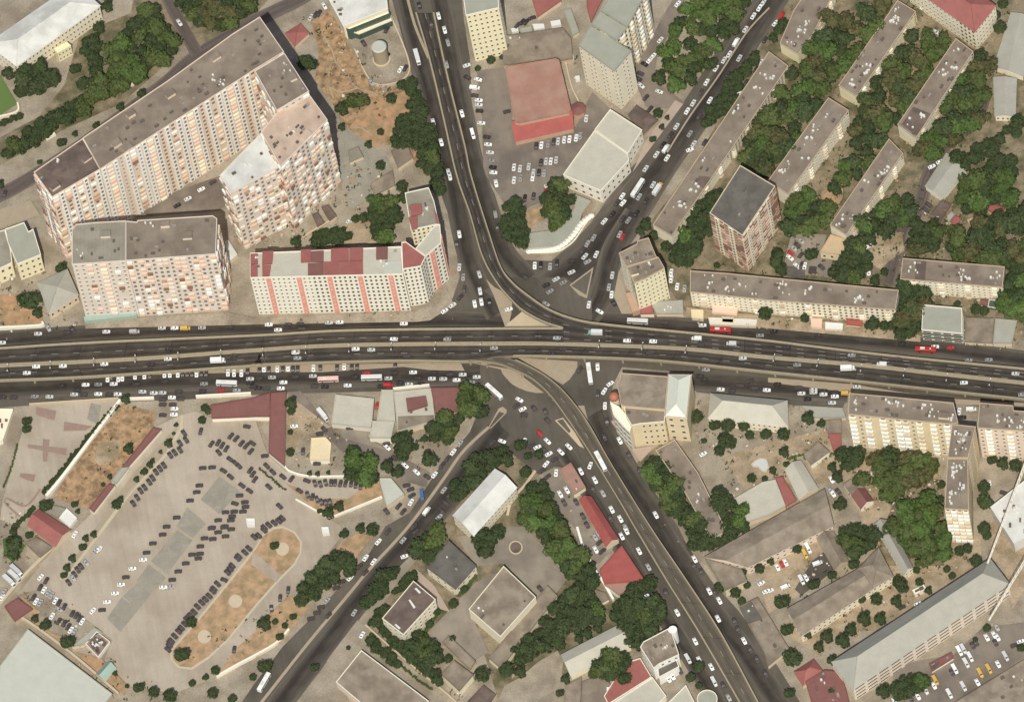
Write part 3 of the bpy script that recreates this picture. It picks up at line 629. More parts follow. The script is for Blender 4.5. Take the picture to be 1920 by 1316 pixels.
def Kb(poly, hp, wall='cream', roof='felt', rs='flat', fac=None, clutter=(0, 0, 0), parapet=True, pm=None, z0=0.0, rise=3.4, ridge=None, edges=None):
    return dict(poly=poly, hp=hp, wall=wall, roof=roof, rs=rs, fac=fac, clutter=clutter, parapet=parapet, pm=pm, z0=z0, rise=rise, ridge=ridge, edges=edges)
def Bld(name, label, cat, blocks, group=None, seed=1):
    rr = random.Random(hash_(label)); root = None; pc = Pieces()
    for bl in blocks:
        h = max(bl['hp'] / KZ, 1.5); poly = P(bl['poly']) if isinstance(bl['poly'], str) else bl['poly']
        w = WP(poly, h); z0 = bl['z0']
        if root is None:
            c = sum((Vector((p.x, p.y, 0)) for p in w), Vector()) / len(w); root = tag(empty(name, c), label, cat, group)
        O = root.location; n = len(w)
        b = MB(); b.prism(w, z0, h, 0, top=bl['rs'] == 'flat' and False); b.build('wall', bl['wall'], root, O)
        e0 = max(((w[(i + 1) % n] - w[i]) for i in range(n)), key=lambda e: e.length); e0 = Vector((e0.x, e0.y)).normalized(); uvf = lambda v: (v.x * e0.x + v.y * e0.y, -v.x * e0.y + v.y * e0.x)
        if bl['rs'] == 'flat':
            t = offset_poly(w, 0.05); v = [Vector((p.x, p.y, h - .12)) for p in t]
            link('roof', mesh_from('roof', [p - O for p in v], [tuple(range(n))], [uvf(p) for p in v]), root, MATS[bl['roof']])
            if bl['parapet']:
                o_ = offset_poly(w, -.15); i_ = offset_poly(w, .25); v = []; f = []
                for q, z in ((o_, h - .35), (o_, h + .45), (i_, h + .45), (i_, h - .1)):
                    v += [Vector((p.x, p.y, z)) - O for p in q]
                for k in range(3):
                    for i in range(n): f.append((k * n + i, k * n + (i + 1) % n, (k + 1) * n + (i + 1) % n, (k + 1) * n + i))
                link('parapet', mesh_from('parapet', v, f), root, MATS[bl['pm'] or (bl['roof'] if bl['hp'] < 15 else bl['wall'])])
            vents, dots, heads = bl['clutter']; xs = [p.x for p in w]; ys = [p.y for p in w]; nn = Vector((-e0.y, e0.x))
            inner = [(p.x, p.y) for p in offset_poly(w, 1.6)]
            def spot():
                for _ in range(60):
                    x = rr.uniform(min(xs), max(xs)); y = rr.uniform(min(ys), max(ys))
                    if inside((x, y), inner): return x, y
                return None
            for _ in range(heads):
                s = spot()
                if s: sx, sy = rr.uniform(4, 6), rr.uniform(3, 4); hh = rr.uniform(2, 2.8); pc.add('stair_head', (s[0], s[1], h + hh / 2 - .1), (e0.x, e0.y, 0), (nn.x, nn.y, 0), sx, sy, hh, bl['wall']); pc.add('stair_head_roof', (s[0], s[1], h + hh + .02), (e0.x, e0.y, 0), (nn.x, nn.y, 0), sx + .5, sy + .5, .25, bl['roof'])
            for _ in range(vents):
                s = spot()
                if s: a, c2 = rr.uniform(.8, 1.6), rr.uniform(.8, 2.6); pc.add('roof_vent', (s[0], s[1], h + .4), (e0.x, e0.y, 0), (nn.x, nn.y, 0), c2, a, 1.1, rr.choice(('vent', 'vent', 'grey_wall')))
            cl = [spot() for _ in range(max(1, dots // 4))] if dots else []
            for _ in range(dots):
                s = rr.choice(cl)
                if s:
                    x, y = s[0] + rr.gauss(0, 1.6), s[1] + rr.gauss(0, 1.6)
                    if inside((x, y), inner): r_ = rr.uniform(.5, 1.25); pc.add('water_tank', (x, y, h + .5), (e0.x, e0.y, 0), (nn.x, nn.y, 0), r_, r_ * rr.uniform(.7, 1.3), 1.1, 'tank_white')
        else:
            ov = offset_poly(w, -.5); ed = [(ov[(i + 1) % 4] - ov[i]).length for i in range(4)]
            s = 0 if ed[0] + ed[2] >= ed[1] + ed[3] else 1; q = [ov[(s + i) % 4] for i in range(4)]       # q0-q1 and q2-q3 are the long eaves
            m1 = (q[3] + q[0]) / 2; m2 = (q[1] + q[2]) / 2; sp = (m2 - m1); ins = min(.5, ((q[3] - q[0]).length / 2) / sp.length) if bl['rs'] == 'hip' else 0
            r1 = m1 + sp * ins; r2 = m2 - sp * ins; z = bl['rise']
            if bl['rs'] == 'shed': v = q; zs = [h, h, h + z, h + z]; V = [Vector((p.x, p.y, zz)) for p, zz in zip(q, zs)]; F = [(0, 1, 2, 3)]
            else:
                V = [Vector((p.x, p.y, h)) for p in q] + [Vector((r1.x, r1.y, h + z)), Vector((r2.x, r2.y, h + z))]; F = [(0, 1, 5, 4), (2, 3, 4, 5), (1, 2, 5), (3, 0, 4)]
            ex = Vector((q[1].x - q[0].x, q[1].y - q[0].y)).normalized()
            me = mesh_from('roof', [p - O for p in V], F, [(p.x * ex.x + p.y * ex.y, p.y) for p in V], [0, 0, 0, 0][:len(F)] if bl['rs'] != 'gable' else [0, 0, 1, 1])
            link('roof', me, root, [MATS[bl['roof']], MATS[bl['wall']]])
            if bl['rs'] == 'hip':
                bb = MB()
                for pa, pb in ((V[4], V[5]), (V[0], V[4]), (V[3], V[4]), (V[1], V[5]), (V[2], V[5])): bb.bar(pa + Vector((0, 0, .06)), pb + Vector((0, 0, .06)), .13)
                bb.build('roof_ridge', bl['roof'], root, O)
        if bl['fac']:
            for i in range(n):
                a, c2 = w[i], w[(i + 1) % n]; d = c2 - a
                if d.length < 5: continue
                nrm = Vector((d.y, -d.x, 0)).normalized()
                if nrm.dot(LOOK) < .08: continue
                sp = bl['fac']; wide = d.length > 18
                if isinstance(sp, dict): sp = sp.get('long' if wide else 'short')
                if sp: facade(pc, Vector((a.x, a.y, 0)), Vector((c2.x, c2.y, 0)), h, sp, bl['wall'], rr, z0)
    pc.flush(root)
    return root
def hash_(s):
    v = 7
    for ch in s: v = (v * 131 + ord(ch)) % 1000003
    return v
ap = 'apartment_block'
# --- north-west quarter
Bld(ap, 'very long sixteen-storey apartment slab, salmon balconies between white window bays', 'apartment block', [
    Kb('A620,1035 A1250,612 A1735,262 Z487,33 Z532,98 Z478,131 A750,1268', 113, 'salmon', 'felt', fac={'long': ('WbWnWmW', 17, 3.9)}, clutter=(40, 8, 5)),
    Kb('A255,1290 A618,1040 A748,1268 E390,160', 113, 'salmon', 'felt_dark', fac={'long': ('mWmW', 17, 3.9), 'short': ('mm', 17, 5)}, clutter=(4, 4, 2))])
Bld(ap, 'stepped sixteen-storey apartment wing with pink roof terrace and mosaic of red balconies', 'apartment block', [
    Kb('Z478,134 Z533,101 Z579,172 Z519,208', 122, 'pinkish', 'felt', fac={'long': ('mn', 17, 4), 'short': ('mn', 17, 4)}, clutter=(8, 4, 1)),
    Kb('Z520,212 Z578,176 Z614,226 Z526,313 Z490,248', 114, 'pinkish', 'terrace_pink', fac=('mmnm', 16, 3.4), clutter=(16, 2, 1)),
    Kb('Z412,330 Z478,262 Z490,250 Z525,312 Z434,362', 104, 'pinkish', 'roof_white', fac=('mnmm', 15, 3.4), clutter=(3, 2, 0))])
Bld(ap, 'broad fourteen-storey pinkish slab facing the elevated road, glazed loggias in many colours', 'apartment block', [
    Kb('E540,400 E570,365 E690,352 E940,338 E940,635 E540,662', 103, 'pinkish', 'felt_grey', fac=('nnmnbnmn', 14, 3.6), clutter=(8, 3, 1)),
    Kb('E942,340 E1025,348 E1030,335 E1590,300 E1622,322 E1612,585 E942,634', 103, 'pinkish', 'felt', fac={'long': ('mnmmnm', 14, 3.3), 'short': ('n', 14, 4)}, clutter=(12, 4, 2)),
    Kb('E622,1048 E1020,1020 E1024,1042 E632,1085', 7, 'teal', 'teal', parapet=False)])
Bld(ap, 'cream ten-storey L-shaped block with pink vertical panels and patchwork red roof', 'apartment block', [
    Kb('F-42,580 F330,565 F1085,530 F1100,735 F-42,762', 68, 'stone_white', 'metal_pale', fac=('nnnPnn', 10, 2.9), clutter=(4, 8, 0), pm='stone_white'),
    Kb('F1090,500 F1120,495 F1268,605 F1232,676 F1097,697', 69, 'stone_white', 'metal_red', fac=('n', 10, 2.6), parapet=True, pm='stone_white'),
    Kb('F1195,545 F1340,368 F1375,365 F1385,500 F1270,600', 67, 'stone_white', 'metal_pale', fac=('nPn', 10, 3), pm='stone_white'),
    Kb('F1115,130 F1290,90 F1330,190 F1368,360 F1338,366 F1160,405', 66, 'cream', 'felt_grey', fac=('n', 10, 3), clutter=(4, 5, 0), pm='stone_white')])
def roof_sheets(lst):
    for root_label, hp, sheets in lst:
        root = next(o for o in bpy.data.objects if o.get('label') == root_label); h = hp / KZ + .5; O = root.location
        for s, m, dz in sheets:
            w = WP(P(s), h + dz); b = MB(); b.prism(w, h - .5, h + dz); o = b.build('roof_section', m, root, O)
roof_sheets([('cream ten-storey L-shaped block with pink vertical panels and patchwork red roof', 68, [
    ('F-42,582 F12,580 F14,655 F-42,658', 'metal_red', .3), ('F48,562 F130,560 F120,655 F45,660', 'metal_red', .4), ('F-42,664 F10,664 F12,752 F-42,755', 'metal_red', .25), ('F46,668 F112,666 F100,745 F48,748', 'metal_red', .3),
    ('F335,550 F412,548 F410,640 F335,645', 'metal_red', .4), ('F412,562 F505,556 F505,640 F412,640', 'metal_maroon', .3), ('F560,542 F692,536 F692,632 F560,640', 'metal_red', .45), ('F697,536 F800,533 F798,628 F697,632', 'metal_red', .4),
    ('F388,652 F505,646 F505,736 F388,740', 'metal_maroon', .3), ('F508,640 F625,640 F625,735 F508,736', 'metal_red', .3), ('F628,640 F798,634 F800,728 F628,735', 'metal_red', .35), ('F898,532 F985,528 F983,618 F898,622', 'metal_maroon', .4),
    ('F955,640 F1085,630 F1092,728 F955,732', 'metal_blue', .3), ('F1150,215 F1235,205 F1245,280 F1160,300', 'metal_red', .4), ('F1140,310 F1205,300 F1205,390 F1165,402', 'metal_red', .4), ('F1330,240 F1352,290 F1366,355 F1345,350', 'metal_red', .3)])])
Bld('villa', 'cream three-storey palace-like house with grey-green roof at the western edge', 'house', [
    Kb('E40,400 E180,350 E212,420 E248,400 E305,590 E130,660 E60,500', 30, 'cream_y', 'metal_green', fac=('n', 3, 3.4), pm='stone_white'), Kb('E-60,430 E35,405 E80,560 E90,650 E-60,720', 26, 'cream_y', 'felt_grey', fac=('n', 2, 4), pm='stone_white')])
Bld('pavilion', 'low pavilion with grey pyramid roof squeezed beside the fourteen-storey slab', 'house', [Kb('E285,800 E500,702 E582,888 E366,1022', 13, 'beige', 'metal_grey', 'hip', fac=('n', 1, 4))])
Bld('school_building', 'long cream three-storey school with white hipped metal roof in the north-western corner', 'school', [Kb('A-90,330 A560,-120 A745,45 A125,492', 26, 'cream', 'roof_white', 'hip', fac=('n', 3, 2.6), rise=4)])
Bld('portico', 'cream columned entrance porch on the south side of the white-roofed school', 'porch', [Kb('A405,370 A500,318 A530,345 A430,400', 16, 'cream_y', 'cream_y', fac=('n', 2, 2.5))])
Bld('kiosk', 'small red-roofed house beside the north street and the long slab', 'house', [Kb('B220,252 B330,182 B392,250 B290,345', 6, 'beige', 'metal_red', 'hip', rise=1.5)])
Bld('office_building', 'white-roofed building with stepped glass terraces above the yard with the round tank', 'office building', [
    Kb('B545,0 B520,-60 B970,-60 B985,68 B655,200', 24, 'cream', 'roof_white', pm='stone_white', clutter=(5, 2, 0)), Kb('B660,215 B990,85 B1000,105 B700,225', 18, 'glass_teal', 'cream'), Kb('B715,240 B1005,130 B1015,155 B770,258', 10, 'glass_teal', 'cream')])
t = tag(empty('storage_tank', W(927, 0, 0)), 'round pale water tank standing alone in the paved yard by the northern avenue', 'tank'); hh = 24 / KZ; c = W(480 + 918 / 3.9875, 350 / 3.9875, hh); t.location = (c.x, c.y, 0)
b = MB(); b.cyl((0, 0), 4.3, 4.3, 0, hh, 32, 0, False); b.build('tank_shell', 'concrete', t); b = MB(); b.cyl((0, 0), 4.4, 3.6, hh, hh + .5, 32); b.build('tank_lid', 'metal_blue', t); b = MB(); b.cyl((0, 0), 5.2, 5.2, 0, .7, 32); b.build('tank_base', 'concrete_pale', t)
Bld(ap, 'cream nine-storey block with grey roof at the top edge west of the red hall', 'apartment block', [Kb('B1545,-60 B1808,-90 B1815,62 B1570,118', 84, 'cream_y', 'metal_green', fac=('n', 10, 3.0), pm='stone_white')])
for i, (s, lab, rf) in enumerate((('B1010,1130 B1130,1092 B1172,1180 B1062,1255', 'small flat-roofed house among trees west of the curved ramp', 'felt'), ('B690,1130 B760,1100 B800,1170 B700,1215', 'narrow grey shed at the foot of the stepped apartment wing', 'felt_grey'),
    ('F490,235 F540,218 F600,300 F550,335', 'eastern sunken shed by the mosaic wing', 'felt_dark'), ('F420,290 F460,275 F510,350 F460,380', 'western sunken shed by the mosaic wing', 'felt_dark'), ('F855,60 F1020,-40 F1035,70 F890,145', 'flat tan roofed store north of the bushy courtyard tree', 'slate_tan'), ('E1685,490 E1710,485 E1775,590 E1710,640', 'tiny white roofed lean-to between the two big slabs', 'roof_white'), ('F975,440 F1030,430 F1038,480 F980,490', 'little white pavilion behind the red corner roof', 'tank_white'))):
    Bld('shed', lab, 'shed', [Kb(s, 6, 'beige', rf)])
# --- north centre
Bld('exhibition_hall', 'big square hall with plain terracotta roof and scarlet front canopy on the parking lot', 'hall', [
    Kb('C-48,512 C-30,500 C330,442 C352,455 C440,820 C425,845 C60,920 C22,915', 18, 'brick_red', 'clay', parapet=True, pm='clay'), Kb('C8,935 C450,858 C458,960 C26,1058', 9, 'brick_red', 'metal_scarlet', 'shed', rise=3.0)])
b0 = W(960 + 490 / 3.9875, 808 / 3.9875, 6); t = tag(empty('pavilion', (b0.x, b0.y, 0)), 'octagonal red-roofed pavilion attached east of the terracotta hall', 'pavilion')
b = MB(); b.cyl((0, 0), 4.2, 4.2, 0, 5, 8, 0, False); b.build('wall', 'brick_red', t); b = MB(); b.cyl((0, 0), 4.8, .3, 5, 6.6, 8); b.build('roof', 'metal_maroon', t)
Bld('annex', 'flat brown-roofed annex north of the terracotta hall', 'annex', [Kb('C-80,275 C375,212 C440,290 C455,440 C370,455 C340,430 C-60,490', 8, 'tan', 'slate_tan', clutter=(3, 2, 0))])
Bld(ap, 'stepped tower block with angled grey metal roofs, cream facades over the car park', 'apartment block', [
    Kb('C500,345 C590,192 C700,250 C770,310 C890,385 C765,535', 70, 'cream', 'metal_green', fac=('ncn', 10, 3.0), pm='metal_green'), Kb('C592,188 C662,86 C860,210 C782,305 C700,248', 72, 'cream', 'metal_green', fac=('nB', 10, 3.0), pm='metal_green'), Kb('C664,82 C760,-70 C1010,-70 C862,205', 74, 'cream', 'metal_green', fac=('nBn', 10, 3.0), pm='metal_green')])
Bld('assembly_hall', 'long white-walled hall with two pale ribbed roof halves beside the diagonal avenue', 'hall', [
    Kb('C620,972 C735,822 C972,975 C866,1148', 20, 'stone_white', 'metal_pale', pm='stone_white', fac=('n', 2, 4)), Kb('C390,1300 C618,980 C864,1152 C875,1200 G665,112 G385,-5', 22, 'stone_white', 'metal_pale', pm='stone_white', fac=('n', 2, 4.5))])
Bld('shed', 'dark maroon felt roofed annex touching the pale ribbed hall', 'annex', [Kb('C870,860 C930,790 C1090,900 C980,1010', 6, 'tan', 'felt_dark')])
Bld('restaurant', 'curved grey-roofed restaurant with white scalloped terrace canopy at the junction', 'restaurant', [Kb('G115,430 G330,402 G395,330 G470,240 G455,130 G590,185 G525,275 G505,340 G440,440 G335,525 G120,540', 7, 'tan', 'metal_green', pm='metal_green', parapet=False)])
rt = next(o for o in bpy.data.objects if o.get('category') == 'restaurant')
cn = resample(P('G125,555 G330,530 G440,450 G515,350 G590,290'), 7)
for (x, y) in cn:
    q = W(x, y, 4.5); b = MB(); b.cyl((q.x, q.y), 1.9, .3, 3.6, 4.6, 10); b.build('canopy', 'stone_white', rt, rt.location)
wall_line('restaurant_terrace', 'white terrace wall curving round the grey-roofed restaurant', 'G118,575 G330,570 G455,500 G540,380 G600,300', 1.0, .5, 'stone_white', 'terrace')
for i, (s, lab, rf, hp) in enumerate((('C140,-40 C372,-40 C365,10 C190,132', 'red metal roofed workshop at the top edge behind the parking yard', 'metal_red', 6), ('C560,-40 C695,-40 C590,172 C560,60', 'narrow red roof between the workshop and the stepped tower', 'metal_red', 8), ('C385,80 C440,70 C500,240 C455,270', 'long pale green metal shed beside the annex', 'metal_green', 5),
    ('C60,215 C145,200 C150,235 C70,260', 'small grey green container roof north of the annex', 'metal_green', 4))):
    Bld('workshop', lab, 'shed', [Kb(s, hp, 'beige', rf)])
for s, lab in (('C150,180 C240,178 C245,212 C165,222', 'white container west of its twin behind the annex'), ('C285,160 C360,148 C368,185 C295,200', 'white container east of its twin behind the annex'), ('C-10,215 C45,205 C50,235 C0,245', 'westernmost white container beside the green roof'), ('C88,305 C180,292 C182,318 C92,332', 'flat white canopy lying on the brown annex roof'), ('C415,415 C460,410 C465,440 C420,445', 'little white hut east of the brown annex'), ('C470,570 C505,565 C508,595 C475,600', 'little white hut east of the terracotta hall')):
    Bld('container', lab, 'container', [Kb(s, 4, 'tank_white', 'tank_white', parapet=False)])
# --- north-east: five-storey rows
five = ('nnBnn', 5, 3.0); grp = 'five-storey housing rows among the trees'
Bld(ap, 'longest five-storey row, running beside the diagonal avenue', 'apartment block', [Kb('Z1442,98 Z1478,125 G1195,452 G1055,368', 17, 'cream', 'felt', fac={'long': five, 'short': None}, clutter=(14, 34, 0), pm='tan')], grp)
Bld(ap, 'five-storey row with blank yellow end wall at the top edge by the avenue', 'apartment block', [Kb('D90,328 D195,80 D290,-60 D500,-60 D340,252 D225,412', 17, 'cream_y', 'felt', fac={'long': five, 'short': None}, clutter=(6, 18, 0), pm='tan')], grp)
Bld(ap, 'five-storey row with yellow end wall in the middle of the north-eastern trees', 'apartment block', [Kb('D530,642 D970,8 D1105,90 D662,725', 19, 'cream_y', 'felt', fac={'long': five, 'short': None}, clutter=(14, 34, 0), pm='tan')], grp)
Bld(ap, 'five-storey row below the red-roofed building, maroon patch on its roof', 'apartment block', [Kb('D970,935 D1405,292 D1535,390 D1105,1038', 22, 'cream', 'felt', fac={'long': five, 'short': None}, clutter=(12, 26, 0), pm='tan')], grp)
Bld(ap, 'five-storey row directly behind the dark-roofed red tower', 'apartment block', [Kb('D452,735 D602,828 H150,138 H0,40', 24, 'cream', 'felt', fac={'long': five, 'short': None}, clutter=(10, 24, 0), pm='tan')], grp)
Bld(ap, 'five-storey row ending in a white wall above the rusty garage', 'apartment block', [Kb('D905,1042 D1010,1150 H585,445 H465,368', 19, 'cream', 'felt', fac={'long': five, 'short': None}, clutter=(10, 26, 0), pm='tan')], grp)
Bld(ap, 'twelve-storey red and cream tower under a dark charcoal roof', 'apartment block', [Kb('Z1331,400 Z1388,311 Z1453,350 Z1392,442', 66, 'cream', 'felt_char', fac=('rwr', 13, 3.6), pm='beige', clutter=(3, 0, 0))])
Bld(ap, 'long five-storey row parallel to the elevated road, shops along its foot', 'apartment block', [Kb('G1335,712 G1600,730 H975,856 H952,1002 H0,930 G1332,868', 26, 'cream', 'felt', fac={'long': five, 'short': ('n', 5, 3)}, clutter=(14, 40, 0), pm='tan')], grp)
Bld(ap, 'shorter five-storey row near the eastern edge with one dark roof section', 'apartment block', [Kb('H1010,618 H1768,680 H1752,835 H990,772', 24, 'cream', 'felt', fac={'long': five, 'short': ('n', 5, 3)}, clutter=(8, 26, 0), pm='tan')], grp)
roof_sheets([('shorter five-storey row near the eastern edge with one dark roof section', 24, [('H1105,632 H1185,638 H1172,782 H1098,775', 'felt_dark', -.35)]), ('five-storey row below the red-roofed building, maroon patch on its roof', 22, [('D1085,800 D1215,850 D1115,1020 D1000,930', 'felt_dark', -.35)]), ('longest five-storey row, running beside the diagonal avenue', 17, [('G1400,0 G1500,10 G1440,100 G1370,50', 'felt_dark', -.35)])])
Bld('public_building', 'cream five-storey building with large red hipped roof in the north-eastern corner', 'office building', [Kb('D1040,-120 D1320,-220 D1700,45 D1545,240', 34, 'cream', 'metal_red', 'hip', fac=('n', 5, 3.0), rise=5)])
Bld('warehouse', 'long pale ribbed roof at the eastern edge, its lower end beside a smaller twin', 'warehouse', [Kb('D1820,100 D1960,130 D1905,572 D1692,500', 8, 'cream', 'metal_grey', 'gable', rise=1.5)])
Bld('warehouse', 'small grey gabled house south of the long pale ribbed roof', 'house', [Kb('D1690,582 D1855,592 D1845,872 D1700,868', 9, 'cream', 'metal_grey', 'gable', rise=1.5, fac={'short': ('n', 1, 3)})])
Bld('warehouse', 'pale ribbed gable roof standing alone by the lane through the eastern trees', 'warehouse', [Kb('D1335,1150 D1478,1262 H1300,165 H1178,78', 8, 'stone_white', 'metal_grey', 'gable', rise=2)])
Bld('shed', 'tall rusty garage with sand-coloured walls south of the white end wall', 'garage', [Kb('H470,440 H590,480 H560,590 H390,570', 12, 'sand', 'ochre', fac=('n', 1, 4))])
Bld('shed', 'brown lean-to beside the parked black cars on the eastern lane', 'shed', [Kb('H1300,180 H1370,215 H1280,360 H1200,310', 4, 'tan', 'felt_dark')])
Bld('shed', 'dark slate car port next to the small car park behind the long row', 'car port', [Kb('H140,680 H275,690 H270,770 H100,740', 4, 'tan', 'felt_char')])
for s, lab, rf in (('H1620,240 H1700,215 H1780,250 H1700,290', 'red boat-shaped roof among the eastern trees', 'metal_red'), ('H1365,340 H1400,300 H1445,320 H1405,385', 'little pink-red hut in the clearing', 'metal_red'), ('H1340,300 H1375,270 H1395,290 H1350,345', 'little grey hut in the clearing', 'metal_grey'), ('H1700,410 H1840,415 H1800,520 H1695,500', 'small tan flat-roofed house in the eastern trees', 'slate_tan'), ('H1490,330 H1530,315 H1550,350 H1510,370', 'tiny ochre hut in the clearing', 'ochre')):
    Bld('hut', lab, 'hut', [Kb(s, 5, 'beige', rf)])
Bld('bank', 'green-glass fronted building with pale metal roof beside the elevated road', 'office building', [Kb('H1160,965 H1450,990 H1450,1178 H1150,1150', 20, 'glass_teal', 'metal_green', pm='stone_white', fac=('l', 3, 6))])
Bld('shop_row', 'low tan ribbed shop roof east of the green-glass building, western half', 'shop', [Kb('H1480,1060 H1690,1068 H1678,1250 H1470,1240', 6, 'beige', 'slate_tan')])
Bld('shop_row', 'low grey ribbed shop roof at the far end east of the green-glass building', 'shop', [Kb('H1700,1068 H1862,1082 H1822,1250 H1684,1250', 6, 'beige', 'metal_grey')])
Bld('shed', 'small maroon roof tucked behind the five-storey row by the glass building', 'shed', [Kb('H1595,920 H1650,925 H1640,970 H1590,960', 4, 'beige', 'metal_maroon')])
Bld('shed', 'glazed white-framed porch behind the tan shop roofs', 'greenhouse', [Kb('H1655,925 H1735,935 H1722,990 H1645,980', 4, 'glass_teal', 'glass_teal', pm='frame_white')])
for s, lab, rf in (('H320,1065 H405,1070 H400,1140 H325,1130', 'pink shop awning before the long row', 'rose'), ('H590,1070 H705,1080 H700,1122 H585,1110', 'bright red shop awning before the long row', 'metal_scarlet'), ('H430,1095 H560,1105 H555,1150 H430,1145', 'white shop front between the pink and red awnings', 'tank_white'), ('G1470,1060 H-80,1075 H-90,1120 G1480,1110', 'white-fronted kiosk at the western end of the long row', 'frame_white'), ('G1340,1000 G1430,1005 G1430,1070 G1345,1060', 'sand-coloured kiosk by the street west of the white front', 'sand'), ('G1570,1055 G1660,1060 G1655,1100 G1570,1095', 'sand-coloured kiosk under the long row, east of the white front', 'sand'), ('G1500,965 G1690,985 G1680,1040 G1500,1020', 'rose terrace shop along the foot of the long row', 'rose'), ('H330,1010 H420,1015 H418,1050 H330,1045', 'small cream shop against the long row', 'cream')):
    Bld('kiosk', lab, 'kiosk', [Kb(s, 5, 'beige', rf)])
Bld('office_building', 'cream eight-storey corner building with stepped flat roof and blank east wall', 'office building', [
    Kb('G800,580 G935,510 G940,488 G1020,465 G1078,605 G1092,610 G855,680', 56, 'cream', 'slate_tan', clutter=(6, 3, 0), pm='tan', fac={'short': ('n', 8, 4)}), Kb('G858,684 G1095,612 G1140,690 G990,772 G915,800', 56, 'cream_y', 'slate_tan', clutter=(5, 2, 1), pm='tan', fac={'short': ('n', 8, 2.6)}),
    Kb('G850,880 G905,870 G960,1000 G900,1020', 8, 'brick_red', 'brick_red'), Kb('G960,960 G1040,950 G1060,1030 G960,1032', 7, 'cream', 'metal_red')])
Bld('shop_row', 'low grey metal shop roof at the foot of the cream corner building', 'shop', [Kb('G1030,942 G1275,930 G1280,1030 G1080,1030', 6, 'beige', 'metal_grey', clutter=(0, 3, 0))])
# --- south-east
Bld('shopping_centre', 'cream shopping centre with glass skylight, copper dome and dark ribbed roof at the corner', 'shopping centre', [
    Kb('K815,160 K1168,186 K1145,430 K845,405 K815,395 K800,300 K785,240 K812,200', 44, 'sand', 'slate_tan', pm='tan'), Kb('K840,410 K1145,434 K1140,520 K960,535 K895,548 K850,470', 41, 'sand', 'felt', pm='cream', fac=('n', 4, 3.6), clutter=(3, 0, 0)),
    Kb('K1172,170 K1340,172 K1305,492 K1146,480', 44, 'sand', 'skylight', 'hip', fac={'short': ('n', 4, 5)}, rise=4), Kb('K735,375 K800,410 K850,470 K895,550 K880,600 K820,540 K760,470', 36, 'stone_white', 'stone_white', fac=('l', 4, 4))])
sc = next(o for o in bpy.data.objects if o.get('category') == 'shopping centre')
q = W(960 + 765 / 3.9875, 660 + 345 / 3.9875, 18); bm = bmesh.new(); bmesh.ops.create_uvsphere(bm, u_segments=24, v_segments=14, radius=2.9); me = bpy.data.meshes.new('dome'); bm.to_mesh(me); bm.free()
for p_ in me.polygons: p_.use_smooth = True
b = MB(); b.cyl((q.x, q.y), 2.6, 2.6, 0, 18, 20); dt = b.build('dome_tower', 'stone_white', sc, sc.location)
o = link('dome', me, dt, MATS['copper']); o.location = Vector((q.x, q.y, 19.5)) - sc.location
bb = MB(); ww = WP(P('K1172,170 K1340,172 K1305,492 K1146,480'), 44 / KZ + .2)
for i in range(4): bb.bar(ww[i], ww[(i + 1) % 4], .35)
for t in (.25, .5, .75): bb.bar(ww[0] + (ww[3] - ww[0]) * t, ww[1] + (ww[2] - ww[1]) * t, .2)
bb.build('skylight_frame', 'tan', sc, sc.location)
Bld('school_building', 'pale hip-roofed school south of the elevated road among courtyard trees', 'school', [Kb('K1490,312 L140,366 L148,556 K1470,492', 14, 'cream', 'metal_pale', 'hip', fac=('n', 2, 3), rise=7)])
Bld('long_house', 'long low building with stained flat roof behind the avenue trees', 'building', [Kb('K1075,735 K1215,658 K1390,905 O1605,40 O1490,100 K1300,1060', 14, 'beige', 'felt', pm='concrete_pale', clutter=(14, 3, 0))])
bal = ('BnB.', 8, 4.2)
Bld(ap, 'nine-storey sand-coloured block with white balconies close beside the elevated road', 'apartment block', [Kb('L610,310 L1000,345 L1385,382 L1420,528 L1362,538 L1000,505 L600,465', 60, 'sand', 'felt', fac={'long': bal}, clutter=(14, 40, 1), pm='tan')])
Bld(ap, 'narrow south-running wing with rows of white tanks along its roof edges', 'apartment block', [Kb('L1378,542 L1552,560 L1495,790 L1345,790', 62, 'sand', 'felt', clutter=(6, 26, 0), pm='tan', fac={'long': ('n.', 8, 5)}), Kb('L1345,794 L1494,794 L1500,1180 L1322,1170', 60, 'sand', 'felt', clutter=(5, 40, 0), pm='tan', fac={'short': ('B', 9, 3.4)})])
Bld(ap, 'pinkish nine-storey block at the eastern edge beside the elevated road', 'apartment block', [Kb('L1585,382 L1832,402 L1835,440 L1990,450 L1990,596 L1568,566', 55, 'salmon', 'felt', fac=('nBn', 8, 4), clutter=(6, 24, 0), pm='tan')])
